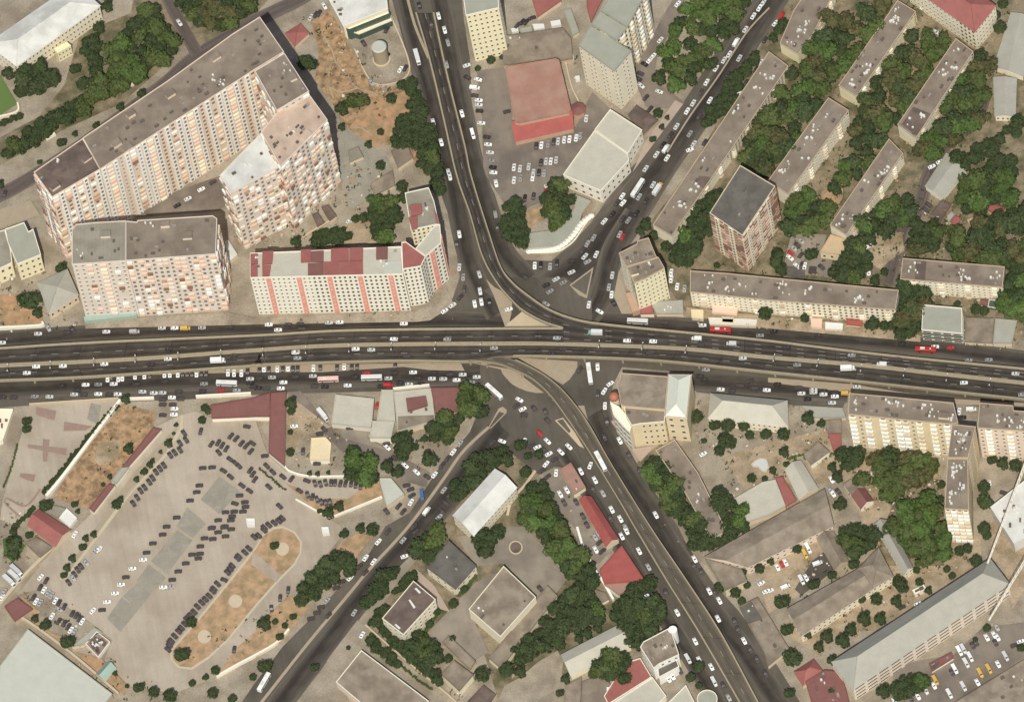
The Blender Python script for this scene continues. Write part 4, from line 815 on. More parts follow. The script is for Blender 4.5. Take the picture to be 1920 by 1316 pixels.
for nm, s, hp, wl_, rf, lab, rs in (('shed', 'L240,402 L556,420 L580,488 L352,490', 5, 'beige', 'metal_grey', 'grey strip roof just west of the nine-storey sand block', 'flat'), ('shed', 'L420,512 L548,500 L550,608 L450,608', 5, 'tan', 'slate_tan', 'brown flat roof west of the nine-storey sand block', 'flat'), ('shed', 'L450,612 L545,612 L548,690 L500,770', 6, 'brick_red', 'metal_red', 'red roof wedge beside the nine-storey sand block', 'flat'),
    ('house', 'L270,762 L378,672 L458,744 L322,842', 8, 'stone_white', 'slate_tan', 'small white-walled flat house by the school courtyard', 'flat'), ('warehouse', 'L132,880 L245,815 L372,1020 L235,1098', 8, 'beige', 'metal_pale', 'pale grey gabled shed east of the red sloping roof', 'gable'), ('warehouse', 'L58,940 L108,935 L212,1105 L135,1152', 7, 'brick_red', 'metal_red', 'narrow red sloping roof between two grey roofs', 'flat'),
    ('warehouse', 'K1670,1092 K1870,975 L55,955 L130,1150 L10,1215 K1760,1270', 7, 'beige', 'metal_pale', 'wide pale roof west of the narrow red sloping roof', 'flat'), ('house', 'L565,985 L655,930 L720,1020 L630,1070', 6, 'stone_white', 'slate_tan', 'flat house with white edge under a round tree', 'flat'), ('house', 'L630,1075 L722,1022 L785,1110 L695,1170', 6, 'stone_white', 'metal_maroon', 'maroon roofed house below the round tree', 'gable')):
    Bld(nm, lab, 'house' if nm == 'house' else 'shed', [Kb(s, hp, wl_, rf, rs)])
Bld('long_house', 'long brown roofed L-shaped building north of the courtyard of parked vans', 'building', [Kb('Z1322,1044 Z1545,918 Z1562,985 Z1402,1062', 14, 'salmon', 'slate_tan', 'gable', rise=2.2, fac=('n', 2, 4)), Kb('Z1322,1046 Z1391,1068 Z1400,1088 Z1360,1106', 12, 'beige', 'slate_tan', 'flat')])
for nm, s, hp, wl_, rf, lab, rs, fa in (('long_house', 'P145,620 P670,325 P775,470 P250,815', 13, 'cream', 'slate_tan', 'long tan gabled building above the green garden, western part', 'gable', ('n', 2, 3.4)), ('long_house', 'P672,322 P825,168 P930,375 P778,468', 13, 'cream', 'slate_tan', 'eastern end of the long tan gabled building', 'hip', ('n', 2, 3.4)), ('long_house', 'P800,-10 P890,-40 P1080,312 P1018,362', 10, 'cream', 'metal_grey', 'narrow grey roofed wing with yellow wall by the big green trees', 'gable', ('n', 2, 3)),
    ('shed', 'P350,60 P470,10 P600,262 P500,322', 7, 'tan', 'slate_tan', 'tan ribbed shed east of the van courtyard', 'gable', None), ('house', 'P200,1090 P340,1000 P402,1080 P262,1190', 7, 'beige', 'metal_red', 'red hip-roofed house at the end of the long grey building', 'hip', None), ('house', 'P280,1162 P420,1080 P545,1085 P610,1330 P330,1330', 9, 'cream', 'metal_maroon', 'brown-red roofed house below the red hip roof', 'flat', None),
    ('warehouse', 'P1380,1330 P1914,1000 P1990,1010 P1990,1360', 7, 'beige', 'slate_tan', 'long grey-tan roof cut by the south-eastern corner', 'flat', None), ('warehouse', 'O1700,605 O1835,535 P155,915 P0,1045 O1880,915', 7, 'beige', 'slate_tan', 'brown flat roof beside the south-eastern avenue', 'flat', None), ('shed', 'P1205,1030 P1370,945 P1385,985 P1225,1085', 5, 'stone_white', 'metal_maroon', 'maroon lean-to among the white vans', 'flat', None), ('shed', 'P1080,480 P1165,440 P1180,470 P1100,512', 5, 'stone_white', 'stone_white', 'small white shed by the narrow grey wing', 'flat', None)):
    Bld(nm, lab, 'building' if nm == 'long_house' else ('house' if nm == 'house' else 'shed'), [Kb(s, hp, wl_, rf, rs, fac=fa, clutter=(6, 2, 0) if rs == 'flat' else (0, 0, 0))])
roof_sheets([('brown flat roof beside the south-eastern avenue', 7, [('O1705,610 O1790,565 O1870,690 O1760,725', 'felt_char', .3)])])
Bld('office_building', 'very long grey hip-roofed office block with salmon walls and dark ribbon windows', 'office building', [Kb('P480,1015 P1660,248 P1802,432 P640,1215', 22, 'salmon', 'metal_grey', 'hip', fac=('l', 4, 8), rise=9)])
# --- south-west
ln = (('petrol_station', 'J595,320 J882,350 J862,566 J566,535', 9, 'frame_white', 'metal_pale', 'wide pale ribbed petrol station canopy beside the southern service road', 'flat', 'canopy'),
    ('shop', 'J940,285 J1024,285 J1042,520 J905,512', 8, 'beige', 'metal_pale', 'pale narrow roof east of the petrol station canopy', 'flat', 'shop'), ('shop', 'J870,516 J1036,522 J1010,642 J850,640', 9, 'stone_white', 'metal_pale', 'pale roofed shop with white front below the narrow roof', 'flat', 'shop'), ('building', 'J1030,300 J1310,272 J1340,515 J1060,592', 8, 'beige', 'metal_pale', 'broad pale flat building with a raised maroon lantern', 'flat', 'building'), ('hall', 'J1308,270 J1532,266 J1536,440 J1345,462', 10, 'brick_red', 'metal_maroon', 'brown-red roofed hall beside the big corner tree', 'flat', 'hall'),
    ('shop', 'J415,645 J520,638 J562,684 J550,808 J405,805', 7, 'stone_white', 'sand', 'cream kiosk with chamfered corner on the petrol station forecourt', 'flat', 'kiosk'), ('shed', 'J920,945 J1010,945 J1105,1060 J980,1152 J952,1062', 6, 'beige', 'metal_blue', 'pale blue roofed gatehouse at the corner of the avenue', 'flat', 'gatehouse'),
    ('shed', 'I1572,400 I1914,342 J0,335 J108,308 J98,482 I1914,482 I1585,497', 8, 'stone_white', 'metal_maroon', 'long maroon roof along the southern service road', 'flat', 'shed'), ('shed', 'J108,306 J224,300 J214,850 J96,752', 8, 'stone_white', 'metal_maroon', 'maroon roof running south from the service road to the yard', 'flat', 'shed'),
    ('shed', 'I1145,566 I1205,578 I955,862 I912,862', 7, 'stone_white', 'metal_maroon', 'northern red section of the narrow shed beside the vacant lot', 'flat', 'shed'), ('shed', 'I908,868 I962,864 I870,982 I832,962', 7, 'stone_white', 'metal_grey', 'grey middle section of the narrow shed beside the vacant lot', 'flat', 'shed'), ('shed', 'I810,988 I858,992 I702,1195 I668,1165', 7, 'stone_white', 'metal_maroon', 'southern red section of the narrow shed beside the vacant lot', 'flat', 'shed'),
    ('house', 'I290,1180 M525,28 M415,152 I208,1292', 7, 'beige', 'metal_red', 'crimson roofed house by the hedge in the south-west', 'gable', 'house'), ('house', 'M35,600 M130,540 M242,620 M112,712', 6, 'tan', 'metal_maroon', 'dark maroon roofed house near the pale hall', 'flat', 'house'), ('house', 'M190,130 M270,85 M392,160 M300,235', 6, 'beige', 'slate_tan', 'small tan building with white edge beside the round lawn', 'flat', 'house'), ('hall', 'M0,1050 M210,775 M838,1255 M720,1400 M-40,1400', 10, 'tan', 'metal_blue', 'huge pale metal-roofed hall in the south-western corner', 'flat', 'hall'),
    ('house', 'M540,900 M705,758 M760,790 M620,885', 5, 'beige', 'metal_grey', 'plain grey flat roof next to the ruined pink building', 'flat', 'house'), ('pavilion', 'M722,1105 M800,1022 M862,1060 M785,1155', 5, 'beige', 'teal', 'teal roofed pavilion at the edge of the pale hall', 'gable', 'pavilion'), ('hut', 'N490,10 N540,8 N550,55 N500,62', 5, 'tank_white', 'tank_white', 'little white guard hut on the yard exit', 'flat', 'hut'), ('hut', 'I1840,1245 J-10,1245 I1905,1300 I1850,1300', 4, 'tank_white', 'tank_white', 'white hut on the parking yard', 'flat', 'hut'),
    ('shed', 'I370,1140 I490,1170 I440,1240 I340,1200', 4, 'tan', 'felt_grey', 'grey shed behind the crimson roofed house', 'flat', 'shed'), ('shed', 'I440,1240 I500,1170 I575,1240 I520,1310', 4, 'stone_white', 'tank_white', 'white open stall behind the crimson roofed house', 'flat', 'shed'), ('building', 'I-60,425 I98,428 I20,660 I-60,700', 6, 'stone_white', 'cream', 'cream flat roof at the western edge below the elevated road', 'flat', 'building'))
for nm, s, hp, wl_, rf, lab, rs, ct in ln: Bld(nm, lab, ct, [Kb(s, hp, wl_, rf, rs, clutter=(4, 2, 0) if nm == 'building' else (0, 0, 0))])
roof_sheets([('broad pale flat building with a raised maroon lantern', 8, [('J1120,345 J1268,325 J1282,390 J1132,436', 'metal_maroon', 1.6), ('J1062,480 J1330,470 J1335,515 J1060,590', 'slate_tan', -.2)])])
Bld('ruin', 'roofless pink building with bare cross walls on the parking yard', 'ruin', [Kb('M640,880 M725,790 M822,865 M735,980', 5, 'white', 'brickwork', clutter=(18, 10, 0), pm='stone_white')])
wn_ = ('n', 3, 3.0)
for nm, s, hp, wl_, rf, lab, rs, fa, cl in (('school_building', 'Z850,966 Z928,880 Z968,914 Z888,1003', 17, 'cream', 'roof_white', 'white-roofed three-storey building beside the south-western avenue', 'gable', wn_, (0, 0, 0)), ('building', 'N1280,312 N1440,110 N1645,300 N1492,472', 14, 'cream', 'felt_char', 'square building with charcoal roof in the southern grounds', 'flat', {'long': ('n', 2, 5)}, (2, 1, 0)), ('building', 'N945,690 N1178,412 N1342,550 N1102,812', 24, 'cream', 'felt_dark', 'cream block with dark brown roof and white markings beside the avenue', 'flat', ('n', 4, 4), (0, 0, 0)),
    ('hall', 'N1592,622 N1852,302 O178,532 N1828,826', 18, 'cream', 'slate_tan', 'large hall with tan roof south of the round planter', 'flat', None, (6, 2, 0)), ('warehouse', 'N600,1165 N788,930 N1290,1308 N1200,1420 N900,1420', 12, 'salmon', 'slate_tan', 'huge tan flat roof with green-white rim at the bottom edge', 'flat', None, (0, 0, 0)), ('building', 'N1385,1105 N1482,1008 N1622,1112 N1520,1232', 10, 'cream', 'slate_tan', 'small square tan roofed house by the southern hedge', 'flat', None, (0, 0, 0)), ('building', 'N1395,868 N1440,820 N1642,1012 N1600,1072', 7, 'beige', 'slate_tan', 'narrow tan wing north of the small square house', 'flat', None, (0, 0, 0)),
    ('building', 'N1742,985 O265,448 O338,522 N1830,1062', 8, 'cream', 'slate_tan', 'long narrow annex along the south side of the large tan hall', 'flat', None, (0, 0, 0)), ('shop', 'K358,880 K440,828 K548,1010 K462,1065', 7, 'cream', 'clay', 'brick-red roofed shop between the parked cars and the south avenue', 'flat', None, (1, 2, 0)), ('shop', 'K508,1110 K592,1085 O795,98 O705,152', 8, 'beige', 'metal_scarlet', 'long bright red gabled roof along the south avenue', 'gable', None, (0, 0, 0)), ('shop', 'O655,330 O820,148 O992,408 O690,432', 9, 'beige', 'metal_scarlet', 'big bright red roof, upper part, below the long red gable', 'flat', None, (0, 0, 0)), ('shop', 'O692,436 O990,412 O985,430 O800,515', 8, 'stone_white', 'clay', 'faded red roof, lower part, above the garden trees', 'flat', None, (0, 0, 0)),
    ('warehouse', 'O370,962 O797,740 O885,892 O440,1112', 9, 'cream', 'metal_pale', 'grey gabled building among trees left of the white modern house', 'gable', None, (0, 0, 0)), ('warehouse', 'O842,1025 O958,988 O1042,1128 O720,1330 O690,1270', 8, 'beige', 'metal_red', 'dull red roofed shed beside the white modern house', 'flat', None, (0, 0, 0)), ('warehouse', 'O745,1330 O1050,1132 O1152,1270 O1060,1360', 8, 'stone_white', 'metal_pale', 'pale roofed shed at the bottom edge below the red one', 'flat', None, (0, 0, 0)), ('warehouse', 'O1160,1330 O1300,1190 O1370,1330', 8, 'stone_white', 'metal_pale', 'pale roof corner at the bottom edge near the avenue', 'flat', None, (0, 0, 0)), ('shed', 'O630,480 O700,500 O722,545 O640,590', 5, 'stone_white', 'felt', 'small brown roofed cabin in the garden trees', 'flat', None, (0, 0, 0)), ('shed', 'O400,1190 O520,1130 O510,1340 O390,1340', 5, 'beige', 'slate_tan', 'brown low shed at the bottom edge', 'flat', None, (0, 0, 0)), ('shed', 'O525,1165 O690,1100 O740,1200 O690,1340 O520,1340', 5, 'beige', 'felt', 'brown low yard roof at the bottom edge beside the dull red shed', 'flat', None, (0, 0, 0)), ('house', 'N1580,1316 N1700,1190 N1790,1260 N1740,1340', 5, 'beige', 'felt_dark', 'dark roofed hut at the bottom edge by the round tree', 'flat', None, (0, 0, 0))):
    Bld(nm, lab, 'building' if nm in ('building', 'school_building') else nm, [Kb(s, hp, wl_, rf, rs, fac=fa, clutter=cl, pm='stone_white' if nm == 'warehouse' else None)])
roof_sheets([('cream block with dark brown roof and white markings beside the avenue', 24, [('N1185,465 N1200,460 N1232,492 N1220,502', 'tank_white', .2), ('N1140,550 N1152,548 N1192,602 N1178,612', 'tank_white', .2), ('N1035,735 N1048,730 N1080,758 N1068,768', 'tank_white', .2)])])
wm = Bld('modern_house', 'white modern building with roof terrace and round corner tower by the south avenue', 'office building', [Kb('O960,905 O985,865 O1168,768 O1195,800 O1248,960 O1100,1030 O1060,1062', 22, 'white', 'slate_tan', pm='stone_white', clutter=(7, 3, 0), fac=('n', 3, 4)), Kb('O1085,1040 O1215,962 O1248,1050 O1100,1130', 14, 'white', 'felt_char', pm='stone_white')])
q = W(960 + 1200 / 3.9875, 986 + 768 / 3.9875, 13); b = MB(); b.cyl((q.x, q.y), 2.5, 2.5, 0, 12.4, 24); b.build('corner_tower', 'white', wm, wm.location)
Bld('round_hall', 'round beige building cut by the bottom edge near the avenue', 'building', [Kb([(960 + (1460 + 75 * math.cos(a * .35)) / 3.9875, 986 + (1290 + 65 * math.sin(a * .35)) / 3.9875) for a in range(18)], 9, 'cream', 'metal_green', pm='cream')])
# --- construction site with its crane
Bld('construction_frame', 'raw white concrete shell under construction at the eastern edge below the crane', 'building site', [Kb('L1665,1160 L1914,965 L2010,965 L2010,1316 P1960,60 P1840,130', 18, 'roof_white', 'roof_white', clutter=(12, 4, 0), pm='tank_white')])
def crane(label, pa, pb, za, zb, mast):
    a = W(*P(pa)[0], za); b_ = W(*P(pb)[0], zb); root = tag(empty('tower_crane', (a.x, a.y, 0)), label, 'crane'); O = root.location
    d = (b_ - a); n = int(d.length / 3.0); u = d.normalized(); s = u.cross(Vector((0, 0, 1))).normalized() * .7; up = s.cross(u).normalized() * 1.2
    m = MB()
    for k in (s, -s, up): m.bar(a + k, b_ + k * .5, .13)
    for i in range(n):
        p = a + d * (i / n); q = a + d * ((i + 1) / n); f1 = 1 - .5 * i / n; f2 = 1 - .5 * (i + 1) / n
        m.bar(p + s * f1, q - s * f2, .07); m.bar(p + up * f1, q + s * f2, .07); m.bar(p + up * f1, q - s * f2, .07)
    m.build('jib', 'stone_white', root, O)
    m = MB()
    for sx in (-1, 1):
        for sy in (-1, 1): m.bar((a.x + sx, a.y + sy, 0), (a.x + sx, a.y + sy, za + 2), .16)
    for i in range(int(za / 2.5)):
        z = i * 2.5
        for (x0, y0, x1, y1) in ((-1, -1, 1, -1), (1, -1, 1, 1), (1, 1, -1, 1), (-1, 1, -1, -1)): m.bar((a.x + x0, a.y + y0, z), (a.x + x1, a.y + y1, z + 2.5), .09)
    m.build('mast', 'stone_white', root, O)
    m = MB(); m.box((a.x - u.x * 5, a.y - u.y * 5, za + 1), u, (-u.y, u.x), 6, 2.2, 2.2); m.build('counterweight', 'concrete', root, O); m = MB(); m.box((a.x + s.x * 1.6, a.y + s.y * 1.6, za + .6), u, (-u.y, u.x), 2, 1.6, 2.2); m.build('cab', 'frame_white', root, O)
    return root
crane('white lattice tower crane whose jib reaches over the grey roofed office block', 'P2010,110 ', 'P1650,705', 42, 30, True)
crane('white lattice tower crane whose jib crosses the construction shell', 'L1960,740', 'P1640,280', 46, 30, True)
# --- walls
W1 = 'boundary walls'
for nm, lab, s, h, t, m in (('boundary_wall', 'thick crumbling white wall between the hedge and the vacant lot', 'I905,372 I620,750 I460,960 I350,1090', 2.6, 1.6, 'stone_white'), ('boundary_wall', 'white wall north of the vacant lot along the service road', 'I965,362 I1155,355', 2.6, .8, 'stone_white'), ('boundary_wall', 'white wall before the long maroon roof along the service road', 'I1468,345 I1880,322', 2.6, .9, 'stone_white'), ('boundary_wall', 'tan wall round the brick terraces on the west', 'I222,402 I890,358', 2.2, .6, 'concrete_pale'), ('boundary_wall', 'white wall on the west side before the garden of red earth', 'E-40,1150 E300,1132 E318,1105', 2.6, 1.0, 'stone_white'),
    ('boundary_wall', 'curved white wall between the petrol station and the parked cars', 'J105,765 J205,850 J250,900 J400,940 J690,940', 2.2, .9, 'stone_white'), ('boundary_wall', 'white wall along the southern edge of the earth strip by the gatehouse', 'J945,1090 J700,1190 J550,1245 J480,1210 J300,1110', 1.8, .7, 'stone_white'), ('boundary_wall', 'white wall beside the plain around the yard exit', 'M1620,1135 M1790,1040 N0,975 N160,880 N250,780', 2.2, 1.0, 'stone_white'), ('boundary_wall', 'long pale double wall beside the huge tan roof', 'N820,750 N1000,910 N1200,1080 N1400,1240 N1500,1330', 2.2, .8, 'concrete_pale'), ('boundary_wall', 'white-topped wall in front of the broad pale flat building', 'J1028,290 J1300,262', 2.6, 1.0, 'stone_white'),
    ('boundary_wall', 'tan wall around the turf pitch in the north-west', 'A135,785 A135,850 A0,890', 2.6, .8, 'cream'), ('boundary_wall', 'short pale wall under the grove near the long slab', 'A345,1050 A415,1010', 2, 1.2, 'stone_white'), ('boundary_wall', 'pale wall near the middle of the grove by the long slab', 'A925,685 A1000,635', 2, 1.2, 'stone_white'), ('boundary_wall', 'pale wall at the south side of the bushy courtyard', 'F350,475 F450,410 F605,320', 2, .9, 'concrete_pale'), ('boundary_wall', 'pale wall along the western side of the parking lot', 'M400,170 M170,400 M0,600', 2.4, 1.6, 'concrete_pale'), ('boundary_wall', 'white wall beside the pale stained long house', 'K1080,740 K1240,980 K1440,1300', 2, .7, 'concrete_pale'), ('boundary_wall', 'pale wall between the garden trees and the red roofs', 'O490,20 O540,180 O620,330 O690,440 O760,560', 2.2, 1.1, 'white'), ('boundary_wall', 'tan parapet wall round the vacant yard of the round tank', 'B1010,130 B1150,545 B890,640 B740,380', 1.8, .6, 'concrete_pale'), ('boundary_wall', 'pale rim wall of the pale hall in the south-west', 'M145,690 M240,745 M550,975 M890,1265', 2.4, 1.2, 'concrete_pale'), ('boundary_wall', 'tan wall along the west side of the terracotta hall car park', 'C365,300 C395,440 C445,650 C500,770', 1.8, .6, 'concrete_pale')):
    wall_line(nm, lab, s, h, t, m)
# ------------------------------------------------------------------ trees
def crown_mesh(seed, leaves=620):
    r = random.Random(seed); lobes = []
    for _ in range(r.randint(6, 9)):
        a = r.uniform(0, 6.283); q = r.uniform(.25, .62); lobes.append((Vector((math.cos(a) * q, math.sin(a) * q, r.uniform(-.2, .42))), r.uniform(.3, .52)))
    lobes.append((Vector((0, 0, .2)), .62))
    bm = bmesh.new(); bmesh.ops.create_icosphere(bm, subdivisions=2, radius=.62)
    for v in bm.verts: v.co *= r.uniform(.78, 1.12); v.co.z *= .85
    V = [v.co.copy() for v in bm.verts]; F = [tuple(v.index for v in f.verts) for f in bm.faces]; bm.free()
    for _ in range(leaves):
        c, rad = r.choice(lobes)
        d = Vector((r.gauss(0, 1), r.gauss(0, 1), r.gauss(.25, 1))).normalized(); p = c + d * rad * r.uniform(.72, 1.06)
        n = (d + Vector((r.gauss(0, .45), r.gauss(0, .45), r.gauss(0, .45)))).normalized(); t = n.orthogonal().normalized(); b = n.cross(t); a = r.uniform(0, 6.28); t, b = t * math.cos(a) + b * math.sin(a), b * math.cos(a) - t * math.sin(a)
        s = r.uniform(.08, .17); k = len(V); V += [p + t * s, p + b * s * .8, p - t * s, p - b * s * .8]; F.append((k, k + 1, k + 2, k + 3))
    return V, F
CROWNS = {}
for t in LEAF:
    CROWNS[t] = []
    for s in range(5):
        V, F = crown_mesh(s * 17 + 3); me = mesh_from('crown', V, F); me.materials.append(LEAF[t]); CROWNS[t].append(me)
b = MB(); b.cyl((0, 0), 1, .62, 0, 1, 7)
for a in (.4, 2.3, 4.4): b.bar((0, 0, .75), (2.6 * math.cos(a), 2.6 * math.sin(a), 1.25), .3)
TRUNK = mesh_from('trunk', b.v, b.f); TRUNK.materials.append(MATS['bark'])
ORD = ['first', 'second', 'third', 'fourth', 'fifth', 'sixth', 'seventh', 'eighth', 'ninth', 'tenth', 'eleventh', 'twelfth', 'thirteenth', 'fourteenth', 'fifteenth', 'sixteenth', 'seventeenth', 'eighteenth', 'nineteenth']
TENS = {20: 'twent', 30: 'thirt', 40: 'fort', 50: 'fift', 60: 'sixt', 70: 'sevent', 80: 'eight', 90: 'ninet'}
def ordinal(n):
    if n <= 19: return ORD[n - 1]
    t, u = n // 10 * 10, n % 10
    return TENS[t] + ('ieth' if u == 0 else 'y-' + ORD[u - 1])
TREES = []
def grove(phrase, poly, tone='m', r=(11, 16), gap=1.25, tall=1.0, name='tree'):
    """Fills a patch of photo with separate crowns; keeps crown edges within the patch."""
    pts = P(poly); rr = random.Random(hash_(phrase)); xs = [p[0] for p in pts]; ys = [p[1] for p in pts]; got = []
    for _ in range(4000):
        x = rr.uniform(min(xs), max(xs)); y = rr.uniform(min(ys), max(ys)); q = rr.uniform(*r)
        if not inside((x, y), pts): continue
        if any((x - a) ** 2 + (y - b_) ** 2 < ((q + c) / 2 * gap * .9) ** 2 for a, b_, c in got): continue
        got.append((x, y, q))
    for x, y, q in got: TREES.append([phrase, x, y, q * rr.uniform(.95, 1.3), rr.choice(tone), tall, name])
def single(phrase, s, r, tone='m', tall=1.0, name='tree'):
    pts = P(s); rs = r if isinstance(r, (list, tuple)) else [r] * len(pts)
    for (x, y), q in zip(pts, rs): TREES.append([phrase, x, y, q, tone[0] if len(tone) == 1 else R.choice(tone), tall, name])
grove('in the dense grove north of the long slab', 'A1050,110 A1180,60 A1260,230 A1340,330 A1200,450 A1000,600 A880,730 A720,720 A560,800 A620,640 A800,560 A830,330 A960,200', 'gmm', (13, 19), 1.18)
grove('along the north-west street edge of the grove', 'A40,1180 A40,1090 A300,930 A500,790 A600,760 A640,820 A420,960 A260,1060', 'mmd', (12, 16), 1.15)
grove('at the western corner of the grove below the school', 'A620,300 A700,300 A760,500 A700,560 A650,420', 'dm', (11, 14), 1.1)
grove('in front of the white-roofed school', 'A190,530 A330,490 A420,590 A300,660 A150,680', 'd', (13, 17), 1.1)
single('beside the white-roofed school', 'A800,45 A740,205 A60,545 A550,520 A150,700', [14, 14, 15, 13, 13], 'd')
grove('in the wood beyond the long slab', 'A1350,20 A1700,-20 A1880,30 A1740,180 A1560,240 A1480,150', 'dom', (13, 18), 1.3)
single('at the back of the long slab', 'A1060,700 A900,800 A720,940 A450,1070 A560,1000 A290,1215', [11, 10, 9, 11, 7, 6], 'd')
single('beside the little turf pitch hedge', 'A30,910 A90,885 A145,870', [8, 8, 7], 'd')
single('alone on the vacant ground by the long slab', 'B390,470', 21, 'd')
single('on the vacant ground west of the curved ramp', 'B640,810 B760,760 B1010,740 B1090,640 B840,1080 B640,950 B930,990', [16, 21, 12, 12, 9, 9, 8], 'md')
grove('along the western edge of the northern avenue', 'B1150,620 B1200,700 B1290,930 B1320,1100 B1370,1316 F1400,130 F1350,130 F1320,0 B1230,1230 B1200,1000', 'gm', (11, 15), 1.05)
grove('behind the vacant ground wall', 'B1060,900 B1130,880 B1150,1080 B1020,1090', 'd', (10, 13), 1.0)
grove('in the courtyard north of the cream L-shaped block', 'F890,200 F1010,180 F1040,340 F960,480 F890,430 F860,320', 'gmm', (12, 16), .95)
grove('in the hedge row behind the cream L-shaped block', 'F440,440 F560,410 F690,430 F660,480 F450,510', 'md', (9, 12), 1.0)
single('behind the cream L-shaped block', 'F300,490 F740,320 F800,310 F1090,80 F1100,160 F1350,40 B930,1240', [13, 9, 11, 13, 13, 13, 11], 'dm')
single('beside the villa and the pavilion', 'E460,690 E210,940 E280,1020 E0,60', [14, 24, 12, 10], 'd')
grove('in the small park beside the diagonal avenue', 'C1330,20 C1750,10 C1660,220 C1540,400 C1420,540 C1320,640 C1190,660 C1090,620 C1130,420 C1230,200', 'mgm', (14, 19), 1.35)
grove('on the planted strip along the diagonal avenue', 'C1820,410 C1800,500 C1640,760 C1470,960 C1410,960 C1500,800 C1640,580', 'dm', (9, 12), 1.15)
grove('beside the longest row, towards the avenue', 'D40,220 D130,170 D120,260 D40,300', 'dm', (11, 14), 1.1)
single('on the little lawns by the ribbed hall', 'C1090,850 C1160,880 C1120,950 C1045,1045', [11, 6, 7, 8], 'dg')
single('at the foot of the cream block at the top edge', 'B1660,520 B1760,460 B1840,435', [7, 10, 6], 'o')
grove('between the longest row and the middle row', 'D380,220 D560,100 D880,40 D850,180 D720,320 D620,480 D520,620 D430,720 D250,980 D60,1270 C1880,1316 C1790,1200 D-40,900 D160,560 D280,480', 'mmgdo', (15, 21), 1.32)
grove('west of the dark-roofed red tower', 'C1720,1120 C1880,820 C1914,1000 C1914,1316 C1740,1200', 'mo', (13, 17), 1.2)
grove('east of the middle five-storey row', 'D1010,280 D1120,250 D1310,330 D1250,470 D1120,700 D960,920 D880,1040 D700,1316 H620,0 H480,120 D600,1150 D640,900 D740,700 D900,520', 'mmgod', (15, 21), 1.35)
grove('east of the row with the maroon roof patch', 'D1560,420 D1680,430 D1640,700 D1600,880 D1450,1040 D1330,1060 D1240,1160 D1120,1100 D1280,880 D1440,600', 'mdog', (15, 20), 1.3)
grove('north of the eastern lane by the lone gable roof', 'D1390,1180 D1500,1160 D1640,1060 D1680,1160 D1560,1200 D1480,1240', 'mg', (10, 14), 1.1)
grove('in the gardens at the top of the eastern edge', 'D1760,960 D1900,880 D1900,1020 D1760,1000 D1640,1180 D1860,1180 D1860,1300 D1640,1300', 'gm', (11, 14), 1.35)
single('beside the red hipped roof in the corner', 'D1700,130 D1740,220 D1760,40', [13, 15, 12], 'dm')
grove('south of the dark-roofed red tower', 'G1310,360 G1480,140 G1540,130 G1490,400 G1380,470 G1390,580 G1330,680 G1210,640 G1190,540 G1290,500', 'gmd', (11, 15), 1.1)
single('between the cream corner building and the longest row', 'G1000,360 G960,410 G1060,440 G1150,530 G1530,670', [14, 11, 11, 12, 7], 'dm')
grove('in the gardens of the curved restaurant', 'G20,190 G60,300 G110,450 G60,520 G-60,430 G-40,220', 'dm', (11, 14), 1.05)
grove('behind the curved restaurant', 'G340,20 G400,60 G420,240 G330,360 G250,320 G260,180', 'dm', (13, 17), 1.0)
grove('around the row behind the red tower', 'H180,210 H300,120 H380,230 H470,190 H450,390 H330,430 H160,410', 'gmd', (13, 18), 1.2)
grove('beside the rusty garage', 'H580,500 H700,470 H750,620 H720,760 H560,760 H470,740 H600,640', 'mmd', (13, 18), 1.1)
grove('between the white end wall and the lane', 'H640,300 H780,290 H1050,130 H1050,280 H940,400 H800,430 H770,480 H680,400', 'mdg', (14, 19), 1.15)
single('by the small car park behind the long row', 'H60,640 H310,590 H870,720 H800,780 H100,700', [20, 15, 9, 12, 14], 'od')
grove('north of the shorter eastern row', 'H1060,560 H1100,350 H1240,350 H1270,440 H1240,560', 'om', (12, 17), 1.15)
grove('in the thick wood at the eastern edge', 'H1400,90 H1500,20 H1850,10 H1830,170 H1640,190 H1580,320 H1490,270', 'gmd', (15, 21), 1.25)
grove('in the wood behind the shorter eastern row', 'H1340,520 H1600,380 H1680,440 H1690,520 H1840,500 H1914,520 H1914,700 H1780,660 H1400,590', 'dmo', (15, 21), 1.2)
grove('south of the red boat-shaped roof', 'H1620,320 H1780,300 H1914,240 H1914,440 H1860,400 H1640,390', 'od', (14, 18), 1.2)
grove('at the east end of the shorter eastern row', 'H1800,700 H1914,680 H1914,1060 H1850,1060 H1760,960 H1770,820', 'dmg', (14, 18), 1.15)
grove('between the two rows by the glass-fronted building', 'H1010,830 H1170,850 H1210,920 H1120,980 H1110,1160 H990,1190 H970,1020', 'do', (15, 20), 1.05)
single('on the pavement before the long row', 'H775,1110 H870,1120 H930,1120 H275,1065 H5,1020 G1890,1030 H1560,1010 H1620,1020 H1420,960', [15, 11, 12, 10, 11, 15, 12, 11, 7], 'm')
# south-east
grove('along the south-east avenue by the stained long roof', 'K990,870 K1080,800 K1180,890 K1240,980 K1290,1150 K1390,1300 O1450,20 O1330,0 K1110,1090', 'gmm', (13, 17), 1.05)
grove('east of the stained long roof', 'K1510,1050 K1560,1060 K1600,1120 K1700,1180 K1740,1316 O1740,20 O1600,90 K1600,1280 K1530,1150', 'mgm', (13, 17), 1.1)
grove('beside the south end of the stained roof', 'O1330,40 O1460,90 O1600,80 O1640,100 O1480,180 O1350,150', 'gm', (11, 14), 1.1)
single('in the school courtyard south of the elevated road', 'K1380,500 K1505,550 K1620,560 K1590,660 K1550,740 K1630,680 K1740,560 K1780,630 K1900,625 L115,615 L120,745 L-10,620 L300,490 L395,535 K1790,945 K1890,950 L35,885 K1440,670 L130,840', [15, 13, 16, 16, 12, 14, 13, 10, 12, 14, 12, 9, 15, 9, 10, 7, 8, 6, 7], 'md')
